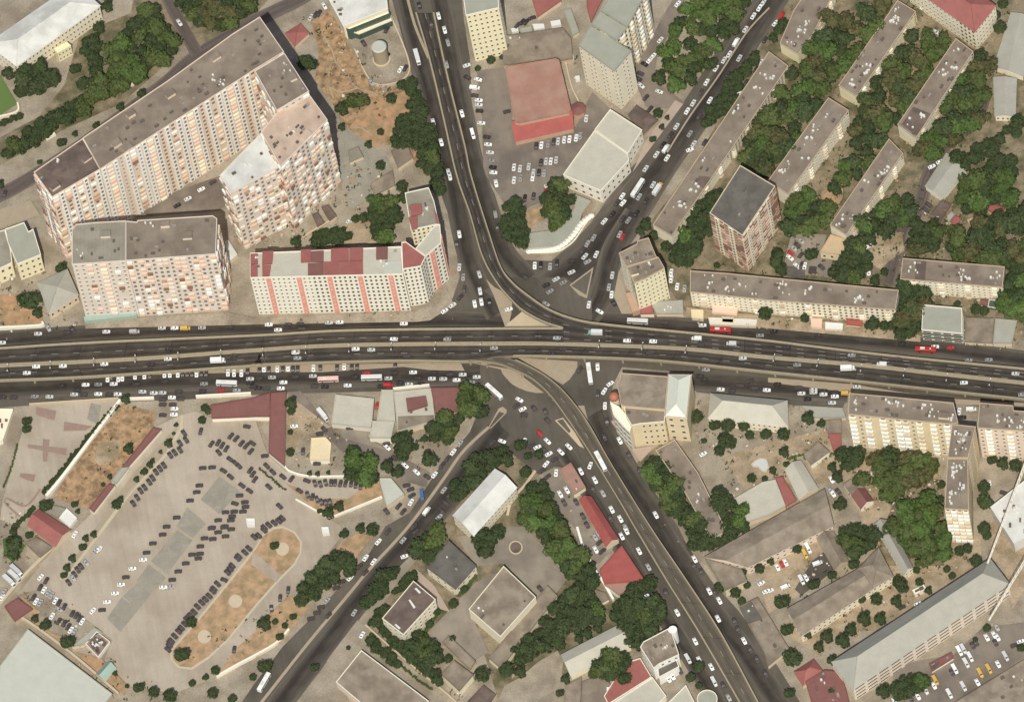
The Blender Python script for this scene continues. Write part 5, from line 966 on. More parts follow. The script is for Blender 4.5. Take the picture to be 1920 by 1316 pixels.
single('next to the parked cars by the pale gabled shed', 'L480,860 L520,930 L535,1140', [11, 13, 14], 'dm')
grove('at the north-west foot of the nine-storey block', 'L550,770 L680,730 L660,860 L570,850', 'gm', (13, 16), 1.0)
single('over the white-edged flat house', 'L705,955', 18, 'm')
grove('in the courtyard of the nine-storey block', 'L800,790 L990,760 L1130,750 L1240,890 L1170,940 L1030,980 L990,1040 L860,1080 L830,960 L790,880', 'modm', (16, 21), 1.2)
grove('in the big bright crowns south of the nine-storey court', 'L970,1180 L1240,1080 L1290,1300 P1330,60 P1360,160 P1220,330 P1130,240 P1040,130 P950,40', 'ggm', (17, 23), 1.15)
grove('beside the narrow grey winged house', 'P560,10 P780,40 P800,120 P640,220 P570,130', 'md', (14, 18), 1.1)
single('around the eastern building site', 'L1615,1110 L1665,810 L1755,830 L1850,850 L1620,1020 P1620,30 P1560,270 P1490,170 P1430,190 L1300,1000 L1290,1100 P1640,80', [18, 11, 14, 14, 14, 14, 13, 11, 11, 9, 8, 10], 'md')
single('among the parked vans of the south-east courtyard', 'P215,170 P330,440 P470,370 P630,290 P20,260 P90,570 P130,780 P480,1230', [11, 13, 10, 12, 9, 17, 14, 9], 'md')
single('north of the long grey office block', 'P990,440 P960,560 P810,550 P705,555 P720,690 P840,690 P620,770 P560,850 P440,820 P380,900 P300,810 P1110,330 P1130,420 P1200,480 P1340,330 P1380,380 P480,1000', [18, 13, 13, 9, 16, 14, 14, 17, 15, 12, 9, 8, 9, 9, 8, 8, 12], 'mdg')
single('in the yard corner by the red hip roof', 'P180,990 P150,1250', [21, 12], 'd')
grove('before the long grey office block', 'P960,1200 P1100,1120 P1170,1150 P1050,1270 P960,1280', 'g', (12, 15), 1.0)
single('at the car park of the long grey office block', 'P860,1230 P1640,770 P1550,850 P1890,910', [16, 9, 6, 9], 'om')
# south-centre grounds
grove('west of the red roofed shops', 'K80,1120 K160,990 K220,990 K290,1140 K370,1316 O420,60 O480,160 O540,240 O590,320 O600,400 O500,420 O400,340 O320,250 O230,90 K70,1260', 'gmmd', (14, 19), 1.15)
grove('in the shrubby garden south of the round planter', 'O320,580 O460,440 O640,440 O620,470 O600,560 O690,620 O660,690 O480,760 O340,880 O160,960 O20,1140 O20,930 O130,860 O260,680', 'gmd', (12, 17), 1.15)
grove('between the garden and the south avenue', 'O800,560 O880,480 O1050,420 O960,520 O1090,560 O1130,680 O1050,780 O930,890 O880,870 O830,740 O730,690', 'mdd', (13, 17), 1.05)
grove('beside the grey gabled building', 'O620,1010 O740,950 O840,980 O830,1150 O620,1090', 'gm', (13, 17), 1.0)
single('along the southern edge near the brown yards', 'O400,1140 O350,1250 O350,900 O560,800 O640,760 O500,840 O1400,1060 O1340,1140 O1400,1200', [11, 9, 11, 13, 11, 10, 13, 11, 8], 'md')
single('beside the brown L-shaped building', 'O1550,460 O1670,500 O1760,450 O1730,340 O1850,320 O1720,570', [12, 12, 8, 8, 11, 9], 'md')
grove('west of the square charcoal roof', 'N1200,130 N1370,10 N1380,140 N1290,280 N1200,220', 'dm', (13, 17), 1.0)
grove('south of the white-roofed school building', 'N1660,60 N1830,30 N1770,140 N1700,210 N1630,150', 'g', (12, 15), 1.0)
grove('along the south-west avenue, inner side', 'N800,600 N920,370 N1060,320 N990,430 N890,560', 'dd', (11, 14), 1.0)
grove('in the thin strip along the path by the avenue', 'N1020,500 N1110,400 N1190,340 N1180,390 N1060,500', 'm', (7, 9), 1.0)
grove('around the dark brown roofed block', 'N850,700 N960,600 N970,640 N940,760 N1010,850 N1160,940 N1390,1150 N1340,1150 N1180,1020 N960,820', 'gm', (9, 12), 1.05)
grove('in front of the dark brown roofed block', 'N1200,820 N1340,890 N1380,1000 N1320,1040 N1180,940', 'md', (14, 18), .95)
single('between the three southern buildings', 'N1480,590 N1350,640 N1300,740 N1560,480 N1440,1000 N1690,1110 N1880,1090 N1470,840 N430,1060 N690,910 N1720,220', [11, 8, 9, 9, 10, 17, 17, 7, 10, 5, 7], 'dm')
grove('in the hedge row beside the pale double wall', 'N830,830 N900,860 N1080,1040 N1050,1050 N860,900', 'dm', (7, 9), 1.0)
single('over the planted earth beside the gatehouse', 'J540,1200 J620,1150 J470,1190', [14, 12, 6], 'gm')
grove('on the earth bank along the south-west avenue', 'N310,470 N400,340 N500,290 N640,200 N730,250 N690,360 N560,400 N440,540 N350,600', 'mdd', (14, 18), 1.05)
single('on the earth along the south-west avenue', 'N655,60 N780,15 N870,30 N60,725 N145,720 N270,680 N215,745 N170,830 N50,1050', [10, 11, 14, 16, 7, 8, 7, 9, 16], 'dm', 1.1)
single('on the oval earth island', 'N128,150 M1345,965 M1430,720', [10, 17, 12], 'mg')
single('along the southern rim of the parking yard', 'M1025,1210 M1150,1240 M1270,1270 M1440,1180 M1535,1130 M1610,1080 M1590,1250 M1740,1300 M860,1100 M950,1195 M1890,1130', [12, 12, 15, 8, 7, 10, 12, 10, 6, 5, 8], 'do')
single('beside the pale hall in the corner', 'M335,740 M490,870 M260,690 M210,70 M100,40 M100,150 M100,200', [12, 16, 9, 9, 9, 18, 14], 'dg')
single('on the planting strip west of the parking yard', 'I1260,680 I1120,840 I1140,810 I1075,895 I1020,950 I870,1140 I900,1100 I1315,545 I1200,745 M610,160 M640,90 M540,240 M500,310 M470,370 M700,60 I550,1140 I580,1190 I1300,612', [10, 8, 6, 8, 7, 11, 8, 5, 5, 9, 8, 9, 9, 8, 8, 8, 6, 4], 'dm')
single('on the vacant lot of dry scrub', 'I960,720 I820,930 I940,350 I190,520 I190,580 I330,1150 I770,990', [12, 6, 11, 11, 10, 15, 5], 'md')
single('near the maroon roof by the yard gate', 'I1530,420 I1510,510 I1560,450', [9, 9, 8], 'd')
for s, r in (('J260,380', 14), ('J265,450', 9), ('J255,600', 6), ('J255,750', 9)): single('in the row between the maroon roof and the petrol forecourt', s, r, 'd', 1.5)
grove('in the clump behind the curved white wall', 'J700,800 J860,800 J890,930 J800,970 J710,930', 'g', (14, 17), .95, 1.2)
single('in the pair of tall trees by the gatehouse', 'J980,850 J1055,900', [15, 13], 'd', 1.4)
grove('in the tall clump beside the petrol station shops', 'J1040,640 J1120,640 J1150,770 J1080,770', 'd', (12, 15), .9, 1.3)
grove('at the corner of the broad pale building', 'J1310,580 J1440,470 J1490,560 J1440,670 J1340,660', 'm', (13, 17), 1.0)
grove('in the corner clump beside the brown-red hall', 'J1560,270 J1670,270 J1700,380 J1650,490 J1560,420', 'm', (14, 17), .95)
single('in the little square by the south-west avenue', 'J1290,800 J1255,650 J1190,710 J1160,595 J1100,580 J1520,510', [19, 8, 8, 5, 4, 13], 'dm')
grove('along the north side of the white-roofed three-storey building', 'J1650,790 J1840,710 J1900,800 J1760,850 J1620,1000 J1490,1140 J1470,1010 J1600,860', 'dmd', (11, 15), 1.1)
single('at the paths corner behind the white-roofed three-storey building', 'K105,910 K50,700 K200,760 K110,780', [13, 14, 11, 9], 'dm')
single('beside the white shop corner', 'J460,910 J400,905 J540,900', [6, 6, 5], 'd')
TREES.sort(key=lambda t: -t[3])
tree_rest = TREES[320:]; TREES = TREES[:320]
TONEW = {'d': 'dark green', 'm': 'green', 'g': 'bright green', 'o': 'olive-brown'}
by = {}
for t in TREES: by.setdefault((t[0], t[4]), []).append(t)
TSTUFF = []
def place_tree(t, k):
    phrase, x, y, q, tone, tall, nm = t
    rad = q * MPP * 1.12; hc = min(rad * 1.05, 7.5) * tall + 1.2; w = W(x, y, hc); rr = random.Random(int(x * 7 + y * 13)); nlab = len(by[(phrase, tone)])
    size = 'small ' if q < 9 else ('large ' if q > 19 else '')
    pos = '' if nlab == 1 else (', westernmost such' if k == 0 else (', easternmost such' if k == nlab - 1 else (', %s from west' % ordinal(k + 1) if k < nlab / 2 else ', %s from east' % ordinal(nlab - k))))
    lab = '%s%s tree %s%s' % (size, TONEW[tone], phrase, pos)
    if len(lab.split()) > 16: lab = '%s tree %s%s' % (TONEW[tone], phrase, pos)
    root = tag(empty('tree', (w.x, w.y, 0)), lab, 'tree', 'trees ' + phrase)
    c = bpy.data.objects.new('crown', CROWNS[tone][rr.randrange(5)]); col.objects.link(c); c.parent = root
    c.location = (0, 0, hc); a = rr.uniform(0, 6.28); c.rotation_euler = (0, 0, a); e = rr.uniform(.82, 1.18); c.scale = (rad * e, rad / e, rad * .85 * tall)
    tr = bpy.data.objects.new('trunk', TRUNK); col.objects.link(tr); tr.parent = root; k2 = .05 * rad + .1; tr.scale = (k2, k2, hc * .9)
for key, L in by.items():
    L.sort(key=lambda t: t[1])
    for k, t in enumerate(L): place_tree(t, k)
if tree_rest:
    V = []; F = []
    for phrase, x, y, q, tone, tall, nm in tree_rest:
        rad = q * MPP * 1.12; hc = rad * tall + 1; w = W(x, y, hc); me = CROWNS['m'][int(x) % 5]; k = len(V)
        V += [Vector((w.x + v.co.x * rad, w.y + v.co.y * rad, hc + v.co.z * rad * .85)) for v in me.vertices]; F += [tuple(i + k for i in p.vertices) for p in me.polygons]
    o = link('grove_foliage', mesh_from('grove_foliage', V, F), None, LEAF['d']); o['kind'] = 'stuff'; o['label'] = 'remaining smaller trees and shrubs filling groves, verges and wall edges'
print('TREES', len(TREES), 'rest', len(tree_rest))
# hedges and low green strips
def hedge(label, line, w_px, h, tone='d'):
    pts = resample(P(line), 3); V = []; F = []; rr = random.Random(hash_(label)); z = h
    c0 = W(*pts[len(pts) // 2], 0); root = tag(empty('hedge', (c0.x, c0.y, 0)), label, 'hedge'); me = CROWNS['m'][0]
    for i, (x, y) in enumerate(pts):
        w = W(x + rr.uniform(-.2, .2) * w_px, y + rr.uniform(-.2, .2) * w_px, h * .5); r = w_px * MPP * .5 * rr.uniform(.85, 1.15); k = len(V); me = CROWNS['m'][i % 5]; a = rr.uniform(0, 6.28); ca, sa = math.cos(a), math.sin(a)
        V += [Vector((w.x + (v.co.x * ca - v.co.y * sa) * r, w.y + (v.co.x * sa + v.co.y * ca) * r, h * .5 + v.co.z * h * .6)) - root.location for v in me.vertices]; F += [tuple(q + k for q in p.vertices) for p in me.polygons]
    link('foliage', mesh_from('foliage', V, F), root, LEAF[tone])
hedge('long dark hedge between the brick terraces and the crumbling white wall', 'I880,400 I700,590 I590,730 I440,910 I330,1050', 11, 3)
hedge('dark hedge at the foot of the crimson roofed house', 'I250,1160 I180,1240 I100,1320', 11, 3)
hedge('low hedge beside the turf pitch', 'A0,935 A90,895 A165,868', 12, 3)
hedge('low hedge along the inner path by the dark brown block', 'N1330,1150 N1230,1080 N1100,960 N1000,880', 10, 3, 'm')
hedge('bright low hedge east of the dark brown block', 'N1260,790 N1330,690 N1390,640', 8, 2, 'g')
hedge('hedge strip beside the square charcoal roof', 'N1500,520 N1560,480 N1640,370', 9, 2, 'm')
hedge('sparse hedge along the huge tan roof', 'N840,840 N960,940 N1080,1040 N1200,1140 N1310,1220', 6, 2, 'm')
hedge('thin hedge at the western edge terrace', 'I130,690 I90,850 I30,1010', 5, 2, 'm')
hedge('low green strip round the white-edged corner house', 'L150,800 L260,765 L280,800', 7, 1.5, 'g')
hedge('low green strip south of the small white-walled house', 'L330,850 L470,765', 6, 1.5, 'g')
hedge('low hedge by the yard exit wall', 'J30,870 J110,940 J220,1030', 6, 2, 'o')
# ------------------------------------------------------------------ vehicles (metres, facing +x)
def loft(secs):
    """Body through cross-sections (x, half width, z bottom, z top)."""
    V = []; F = []
    for x, hw, a, b in secs: V += [Vector((x, -hw, a)), Vector((x, -hw, b * .96 + a * .04)), Vector((x, -hw * .86, b)), Vector((x, hw * .86, b)), Vector((x, hw, b * .96 + a * .04)), Vector((x, hw, a))]
    for i in range(len(secs) - 1):
        for k in range(6): F.append((6 * i + k, 6 * i + (k + 1) % 6, 6 * i + 6 + (k + 1) % 6, 6 * i + 6 + k))
    F.append(tuple(range(5, -1, -1))); F.append(tuple(6 * (len(secs) - 1) + k for k in range(6))); return V, F
def add(V, F, V2, F2): k = len(V); V += V2; F += [tuple(i + k for i in f) for f in F2]
def wheels(xs, hw, r=.34):
    V = []; F = []
    for x in xs:
        for s in (-1, 1):
            k = len(V); n = 10
            for d in (-.12, .12):
                for i in range(n): V.append(Vector((x + r * math.cos(i * 2 * math.pi / n), s * hw + d, r + r * math.sin(i * 2 * math.pi / n))))
            for i in range(n): F.append((k + i, k + (i + 1) % n, k + n + (i + 1) % n, k + n + i))
            F.append(tuple(k + i for i in range(n))); F.append(tuple(k + n + i for i in range(n)))
    return V, F
def quad(a, b, c, d, off): 
    n = (b - a).cross(c - a).normalized() * off; return [a + n, b + n, c + n, d + n], [(0, 1, 2, 3)]
def vec(*t): return Vector(t)
PROTO = {}
def car_parts(kind):
    V = []; F = []; parts = []
    if kind == 'car':
        add(V, F, *loft([(-2.42, .72, .38, .78), (-2.3, .9, .28, .98), (-1.2, .98, .24, 1.0), (.9, .98, .24, .98), (2.0, .92, .26, .84), (2.4, .74, .36, .68)]))
        add(V, F, *loft([(-1.95, .84, .95, .99), (-1.25, .74, .95, 1.46), (.1, .74, .95, 1.48), (.95, .86, .9, .97)]))
        w = wheels((-1.45, 1.45), .88); e = .035
        parts = [('windscreen', *quad(vec(.9, -.7, 1.03), vec(.9, .7, 1.03), vec(.2, .56, 1.45), vec(.2, -.56, 1.45), e)), ('rear_window', *quad(vec(-1.86, .66, 1.05), vec(-1.86, -.66, 1.05), vec(-1.3, -.54, 1.45), vec(-1.3, .54, 1.45), e)),
            ('side_window', *quad(vec(-1.4, -.8, 1.05), vec(.6, -.82, 1.05), vec(.1, -.76, 1.38), vec(-1.2, -.76, 1.38), .03)), ('side_window', *quad(vec(.6, .82, 1.05), vec(-1.4, .8, 1.05), vec(-1.2, .76, 1.38), vec(.1, .76, 1.38), .03))]
    elif kind == 'van':
        add(V, F, *loft([(-2.9, .9, .4, 2.0), (-2.8, 1.0, .3, 2.25), (1.2, 1.0, .3, 2.3), (1.75, .96, .3, 1.5), (2.7, .9, .32, 1.15), (2.85, .75, .4, .9)]))
        w = wheels((-1.8, 1.8), .94, .38)
        parts = [('windscreen', *quad(vec(1.78, -.78, 1.52), vec(1.78, .78, 1.52), vec(1.28, .74, 2.26), vec(1.28, -.74, 2.26), .04)), ('rear_window', *quad(vec(-2.92, .7, 1.3), vec(-2.92, -.7, 1.3), vec(-2.84, -.7, 2.0), vec(-2.84, .7, 2.0), .03))]
    elif kind == 'bus':
        add(V, F, *loft([(-5.9, 1.1, .45, 2.8), (-5.8, 1.27, .35, 3.05), (5.6, 1.27, .35, 3.05), (5.9, 1.1, .4, 2.75)]))
        w = wheels((-3.4, 3.4), 1.18, .5); bx = MB(); bx.box((-1.8, 0, 3.15), (1, 0), (0, 1), 2.6, 1.5, .3); bx.box((2.6, 0, 3.1), (1, 0), (0, 1), .8, .8, .2)
        parts = [('windscreen', *quad(vec(5.85, -1.0, 1.2), vec(5.85, 1.0, 1.2), vec(5.75, 1.0, 2.8), vec(5.75, -1.0, 2.8), .1)), ('side_window', *quad(vec(-5.4, -1.28, 1.5), vec(5.3, -1.28, 1.5), vec(5.3, -1.27, 2.6), vec(-5.4, -1.27, 2.6), .03)), ('side_window', *quad(vec(5.3, 1.28, 1.5), vec(-5.4, 1.28, 1.5), vec(-5.4, 1.27, 2.6), vec(5.3, 1.27, 2.6), .03)), ('roof_unit', bx.v, bx.f)]
    else:
        add(V, F, *loft([(2.3, 1.1, .5, 2.3), (2.5, 1.15, .4, 2.45), (3.6, 1.1, .4, 2.35), (4.2, 1.05, .4, 1.2), (4.3, .9, .5, 1.0)]))
        bx = MB(); bx.box((-1.1, 0, 1.95), (1, 0), (0, 1), 6.4, 2.5, 2.5); ch = MB(); ch.box((-.4, 0, .6), (1, 0), (0, 1), 7.4, .9, .25)
        w = wheels((-2.9, -1.9, 3.2), 1.05, .48)
        parts = [('windscreen', *quad(vec(4.15, -.9, 1.3), vec(4.15, .9, 1.3), vec(3.65, .9, 2.3), vec(3.65, -.9, 2.3), .06)), ('cargo_box', bx.v, bx.f), ('chassis', ch.v, ch.f)]
    return V, F, w, parts
def proto(kind, c):
    if (kind, c) in PROTO: return PROTO[(kind, c)]
    V, F, w, parts = car_parts(kind); nb = len(F); V = list(V); F = list(F); add(V, F, *w); mi = [0] * nb + [1] * (len(F) - nb)
    me = mesh_from(kind, V, F, mi=mi); me.materials.append(CARCOL[c][1]); me.materials.append(MATS['tyre']); out = []
    for nm, pv, pf in parts:
        p = mesh_from(nm, pv, pf); p.materials.append(MATS['car_glass'] if 'wind' in nm else (MATS['tyre'] if nm == 'chassis' else (MATS['frame_white'] if nm == 'roof_unit' else CARCOL['w'][1]))); out.append((nm, p))
    PROTO[(kind, c)] = (me, out); return PROTO[(kind, c)]
def hground(x, y): return GZ
VEH = [  # region phrase, height of the road there, default direction in the photo (degrees), vehicles
 ('on the northern elevated carriageway', hmain, 178, 'E1260,1290k F1030,1218w F1430,1220s G335,1210s G860,1230w G1055,1235w G1380,1212wV G1640,1250wV G1410,1262k G620,1170gT L850,88wV L965,52k L625,22s L1850,160w H130,1280k'),
 ('on the southern elevated carriageway', hmain, 2, 'I200,155w I270,107w I470,103w I780,88w I1130,92k I1255,50w I1630,62wT I1750,25k F745,1292w F862,1298w F1780,1285s F300,1312s J310,44s J295,2w J1130,30k G385,1290k G1040,1312k K1030,5k K300,12k K1280,12k K1725,45w L218,95s L600,120wT L1465,228w L1900,318s'),
 ('on the south-eastern flyover ramp', hse, -62, 'K662,815wB'),
 ('on the service road north of the elevated road', hground, 2, 'E15,1245w E285,1178w E795,1163w E1005,1162sV E1210,1135w E1305,1135w E1385,1137yV E1510,1133s E1720,1130k E500,1170k E540,1145k@-55 E360,1135s@-60 F95,1110w F165,1150w F240,1110k F330,1105k F345,1145k F545,1095w F625,1092w F1105,1103w G940,1085wB@-3 G1145,1095k G1425,1115w G1560,1152rB@-3 G1855,1192s H45,1160k H375,1192k H1000,1255k H1180,1298rB@-3 H1250,1275w H1365,1283r L1500,60s L1650,57s'),
 ('on the service road south of the elevated road', hground, 2, 'I460,250k I640,243w I735,240s I850,237w I1235,218k I1020,240k I1525,236s I1695,232wB@-2 I1870,200w I1870,228k I1895,258k J120,188s J25,195k J295,183k J425,178w J205,225w J185,270w J75,270k J15,268k J540,203pB J740,185k J865,190wB J825,155r J990,195w J1175,150w J1330,153k J1450,165k J1545,168w J1650,185w J1215,195k J1315,198w J1400,200w J1500,208w J1610,225s J1035,155k'),
 ('parked along the southern service road kerb', hground, 0, 'I20,335k I100,338k I260,330s I370,332w I575,285k I555,315w I625,315k I735,312w I815,315k I880,313w I1065,295w I1150,305w I1215,303w I1335,295k I1515,292k I1650,285r I1770,285s J685,248w J515,258k J435,255k J935,255k J990,245rV J1075,230k J1145,240w J1230,238k'),
 ('beside the shopping centre south of the elevated road', hground, -3, 'K1405,180k K1435,205k K1450,130s K1560,278w K1645,290k K1705,250k K1780,215k@20 K1810,268k K1905,283w'),
 ('in the street west of the nine-storey sand block', hground, 2, 'L70,240k L230,265k L250,308w L340,300w L340,280w L415,315w L415,290k L500,330w L500,300k L295,350k L480,378w L585,305yV L665,258w L1430,440w@80 L1520,425wV L1455,487k'),
 ('at the northern junction west of the ramp', hground, -80, 'F1520,435w F1670,735w@-72 F1675,860w F1635,955w F1685,940w F1745,945k F1410,1008w@35 F1470,965w@35 F1525,905k@45 F1555,845k@80 F1550,755s@85 F1520,680w@85 F1500,510k@-85 F1450,5w'),
 ('at the northern junction east of the ramp', hground, 30, 'F1890,995w@15 F1795,55w@-80 F1790,285s@-80 F1805,385k@-80 G170,668w@88 G215,665k@88 G285,675s@85 G335,650k@85 G445,635k@5 G95,755k@-35 G330,770w G385,795s G445,718w@25 G255,815k@20 G285,862s@35 G255,955s@-30 G575,960w@80 G655,1012w@-30 G760,950k@-55 G745,885w@85 G750,740w@80 G725,830s@80 G530,555k@60 G545,600w@50 G630,585w@65 G565,505s@60 G610,460s@60 G565,640s'),
 ('on the lower diagonal avenue near the long white bus', hground, 57, 'G825,455r@65 G805,435s@65 G690,338w@50 G750,285k@50 G830,200w@50 G825,150w G785,200k G870,330s G825,320k G940,90wB G950,155s@60 G1000,185k@65 G1055,65w@60 G1090,95yT G930,280k C1000,1260w C1160,1180w C1080,1155w C1130,1085k C1150,1110wV C1185,1010k C1230,945w C1360,1075w C1330,1120w@20 C1440,1065k C1330,1000s'),
 ('on the upper diagonal avenue beside the small park', hground, 60, 'C1400,870k C1310,830w C1355,770w C1480,750w C1410,690k C1455,615w C1605,670w C1620,560k C1690,540w C1690,595w C1700,435w C1525,510w C1585,450w C1625,405w C1675,315wV C1745,220w C1805,120w C1850,60w C1880,18w C1705,690w C1655,755k C1750,620k C1825,520k C1860,465w@40 C1890,300k D100,120rV@65 D55,175w@50'),
 ('in the car park before the terracotta hall', hground, 82, 'C180,1090k C220,1085w C270,1075s C310,1060k C345,1055w C390,1045w C430,1040w C480,1030w C510,1015s C15,1250w C60,1260w C125,1245w C215,1215k C255,1205w C290,1205w C330,1195w C160,1290w C200,1290k C240,1295s G15,30w G65,15s G155,10w G295,30k G270,70w@20 G265,100r@20 G95,165k G160,150k C555,885w'),
 ('along the kerb west of the terracotta hall', hground, -5, 'B1575,490w@20 B1580,580k@-25 B1660,595w@-15 B1635,655wV B1635,715k B1665,750w B1665,785w B1670,830k B1685,920w B1725,1025k B1735,1080w B1750,1140w B1755,1200s B1770,1250k B1775,1290w B1875,835k@15'),
 ('on the northern avenue above the junction', hground, -74, 'B1205,430wT B1325,915w B1385,1065w B1440,1290w B1365,120w B1310,185k B1410,225w B1435,320s B1425,485s B1540,850w B1620,1000wV B1220,45k'),
 ('around the yard of the round tank', hground, 60, 'B410,130w B445,110k B470,100k B510,45w@-60 B975,225k B805,325k@-55 B980,420k B1080,520w B1115,510k B860,615s@-55'),
 ('in the courts between the big slabs', hground, 28, 'E1590,45k E1505,100w E1405,170w E1325,220k E35,130k@75 F700,335w A1340,170w@-55'),
 ('beside the stepped tower block', hground, 50, 'C1110,300w C1055,420w C1030,450w C990,480k@-30 C960,550k@-20 C945,590k@-30 C965,640w@-40 C1000,730k C1030,815k C1100,685w@-20 C1240,30w C40,190k C75,165k C105,165k C150,135k@20'),
 ('among the north-eastern trees', hground, 25, 'D1165,55w D1255,240w@-30 D1160,290w D1190,295k D1225,1245w D1285,1210w H790,495k@-40 H755,525w H1200,215k@-35 H1175,250k@-35 H950,330w H1080,490w H755,715w@85'),
 ('behind the long five-storey row', hground, -40, 'H245,485s H220,515k H190,540s H170,575r H165,610w H245,590k@50 H215,670w H250,665k@70 H275,670w@80 H335,690k@0 H330,715k@0 H400,680k G1190,720w@80 G1190,770w@80 G1235,825w@80 G1290,840s@85'),
 ('at the southern junction', hground, -45, 'K580,160wB@-82 K640,110w@-88 K735,235w@35 K690,290w@60 K640,310k@85 K695,400w@88 K710,520k@-85 K505,130k@60 K55,355w@-30 K80,425w@25 K30,400k@35 K165,420k K250,445k@-60 K90,470k@0 K265,510k K205,605r K265,665w K425,705w K90,665w@60 K145,700k@30 K190,710w@25 K275,760w@30 K320,800k@30 K365,745w K255,835w@50 K225,885k@40 K265,930k@40 K330,900w@85 K240,730k J1780,295wB@-42 J1840,665w@-20 J1770,675k@40 J1825,700k@-20 J1770,760k@-40'),
 ('on the avenue west of the south-eastern ramp', hground, -62, 'K515,890w K585,845w@70 K620,955w K605,1020k K680,1055s K745,1175w K735,1240k K810,1245w K850,1310s O855,35w O820,75w O950,185w O1020,305s O1000,525w@30 O1235,645w O1150,495k O1370,860w O1400,1000w O1490,1050w O1510,1160wV O1580,1190k O1620,1280s'),
 ('on the avenue east of the south-eastern ramp', hground, -62, 'K805,660w K875,770k K690,635k K955,885k K1075,1215w O1325,150k O1365,245w O1360,295k O1415,340k O1475,485w O1520,490k O1550,555w O1540,690w O1665,710k O1690,770k O1735,855w O1780,920k O1830,990k O1895,1100k'),
 ('in the lot beside the brick-red shop roofs', hground, -60, 'K410,1030w K360,1060w K390,1125k K480,1120k K530,1225k K560,1290k O640,45s O620,80s O655,120k@40 O675,185k@40 O625,175b O210,465k@-50 O720,1220w@-85'),
 ('by the white modern building', hground, -60, 'O1315,990wV O1170,1140w O1200,1120w O1255,1080k'),
 ('in the courts beside the nine-storey sand block', hground, 30, 'K1430,760w L475,950w@-60 L485,1055w@-60 L525,1040k@-50 L465,1035s@-60 L1655,985w@-85 L1760,1050k@-15'),
 ('on the south-west avenue above the gatehouse', hground, 53, 'J1525,680s J1475,745w J1430,795k J1390,845k J1335,915w J1280,930k@-30 J1240,1065bV@-85 J1275,1185wV J1405,1030s J1450,1070k@40 J1415,1125k@-40 J1390,1190k@-45 J1370,1230s@45 J1355,1290k'),
 ('on the side road behind the petrol station', hground, -42, 'J1200,895w J1115,845w J1035,790k J980,710w J975,685k@10 J500,470wT@-50 J510,575k J285,552w@5 J475,610k@5 J455,832k@0 J905,400r@80 J790,775k@-15 J880,790k@-30 J700,565k@0 J260,750k@85 J350,740k@85 J880,825wV@30'),
 ('beside the pale blue gatehouse', hground, 30, 'J1160,1120w@60 J1165,1070k J1155,1025k@20 J1125,995k@10 J975,1190k@-50 J1100,1190k@50 J1065,1150k@50 J1180,1295k@50'),
 ('on the south-west avenue by the earth bank', hground, 45, 'N915,115w@50 N985,40k@50 N820,235w@55 N880,265w@55 N770,300k N815,345k N705,385w N640,415k@25 N600,460k@15 N530,555s N485,605k@10 N455,645k@10 N410,690k@10 N540,665k N60,1165wB@60 N1180,5k N1195,40k N1165,150k@-20 N1165,180w@-20 N1110,225w@20 N1100,105s@50 N735,645s@60 N795,810w@60'),
 ('in the courtyard north of the long tan building', hground, -62, 'P70,305w P105,285r P130,270w P300,165wV P275,205yV P370,275wV@20 P250,400wV P285,385w P130,450wV@25 P15,480w@20 P1120,580w@25 P1000,605k@25 O1865,425w@30 O1900,485w@30'),
 ('in the car park of the long grey office block', hground, -60, 'P1635,830w P1690,810w P1715,830w P1700,870k P1710,755s P1430,930wV P1460,915wV P1510,975wV P1480,1020wV P1555,870k P1530,890k P1775,970wV P1720,1030w P1395,1065wV P1375,1090k P1650,1065yV P1585,1095yV P1250,1150yV P1240,1190y P1175,1220wV P1120,1270w P1070,1290k P1460,1195wV P1355,1250wV P1565,1165y P1890,860w@20 P1840,890k@20 P945,1305w'),
 ('beside the gate of the parking yard', hground, 0, 'I1215,355k I1285,338w I1215,392k I1290,392k I1305,422w I1215,470k I1300,465w I1350,350k I1500,590k@75 I1845,555k@-10'),
 ('round the grey squares of the parking yard', hground, 5, 'M1070,250w M990,315w M905,435w M860,500w M800,565w M695,630w@50 M1220,455w M1278,452s M715,180s@45 M740,170w@45 M640,270s@-50 M560,60w@60'),
 ('in the south-western corner of the parking yard', hground, 60, 'M305,380w@50 M345,405k M300,455k M330,475w M360,500s M385,515s M415,555w M440,570k M480,600k M250,530k M270,560w M300,570s M390,670w M440,620s@-30 M540,650k M570,665k M595,690k M615,710w M438,710k M480,725k M510,750k M530,775w M555,790s M30,490s M15,530w'),
 ('behind the western wall of the parking yard', hground, -42, 'M125,335wT M70,410wT M110,375wT'),
 ('at the foot of the curved white wall', hground, -72, 'J65,775k@5 J80,850k@-45 J125,895k@-45 J200,930k@-40 J265,945k@55 J380,960k@-20 J440,980k J480,985k J520,975k J560,975k@85 J590,975k@85 J630,980k@75 J668,980k@75 J710,980k@80 J745,990k@80 J780,1000k@85 J325,1035k@-35 J385,1065k J420,1080k@75 J455,1100k J487,1120k J520,1125k J552,1120k'),
 ('west of the grey yard squares', hground, 5, 'M1215,62k M1142,128k M1095,197k M940,380k M762,625k M1245,3k I1490,995k I1470,1045k I1420,1108k I1320,1235k I1515,865k I1585,860k I1670,885k@-30 I1722,930k@-40'),
 ('east of the grey yard squares', hground, 5, 'M1580,15k M1630,45k M1675,8k M1728,22k M1685,75k M1528,90k M1590,95k M1497,150k M1435,212k M1495,205k M1482,240k M1388,277k M1332,337k M1287,400k I1808,995k@-35 I1865,1035k@-35 I1790,1070k I1755,1130k@-15 I1830,1120k I1835,1155k I1815,1190k I1750,1190k I1685,1195k I1735,1225k I1725,1255k I1630,1255k I1680,1300k I1585,1310k'),
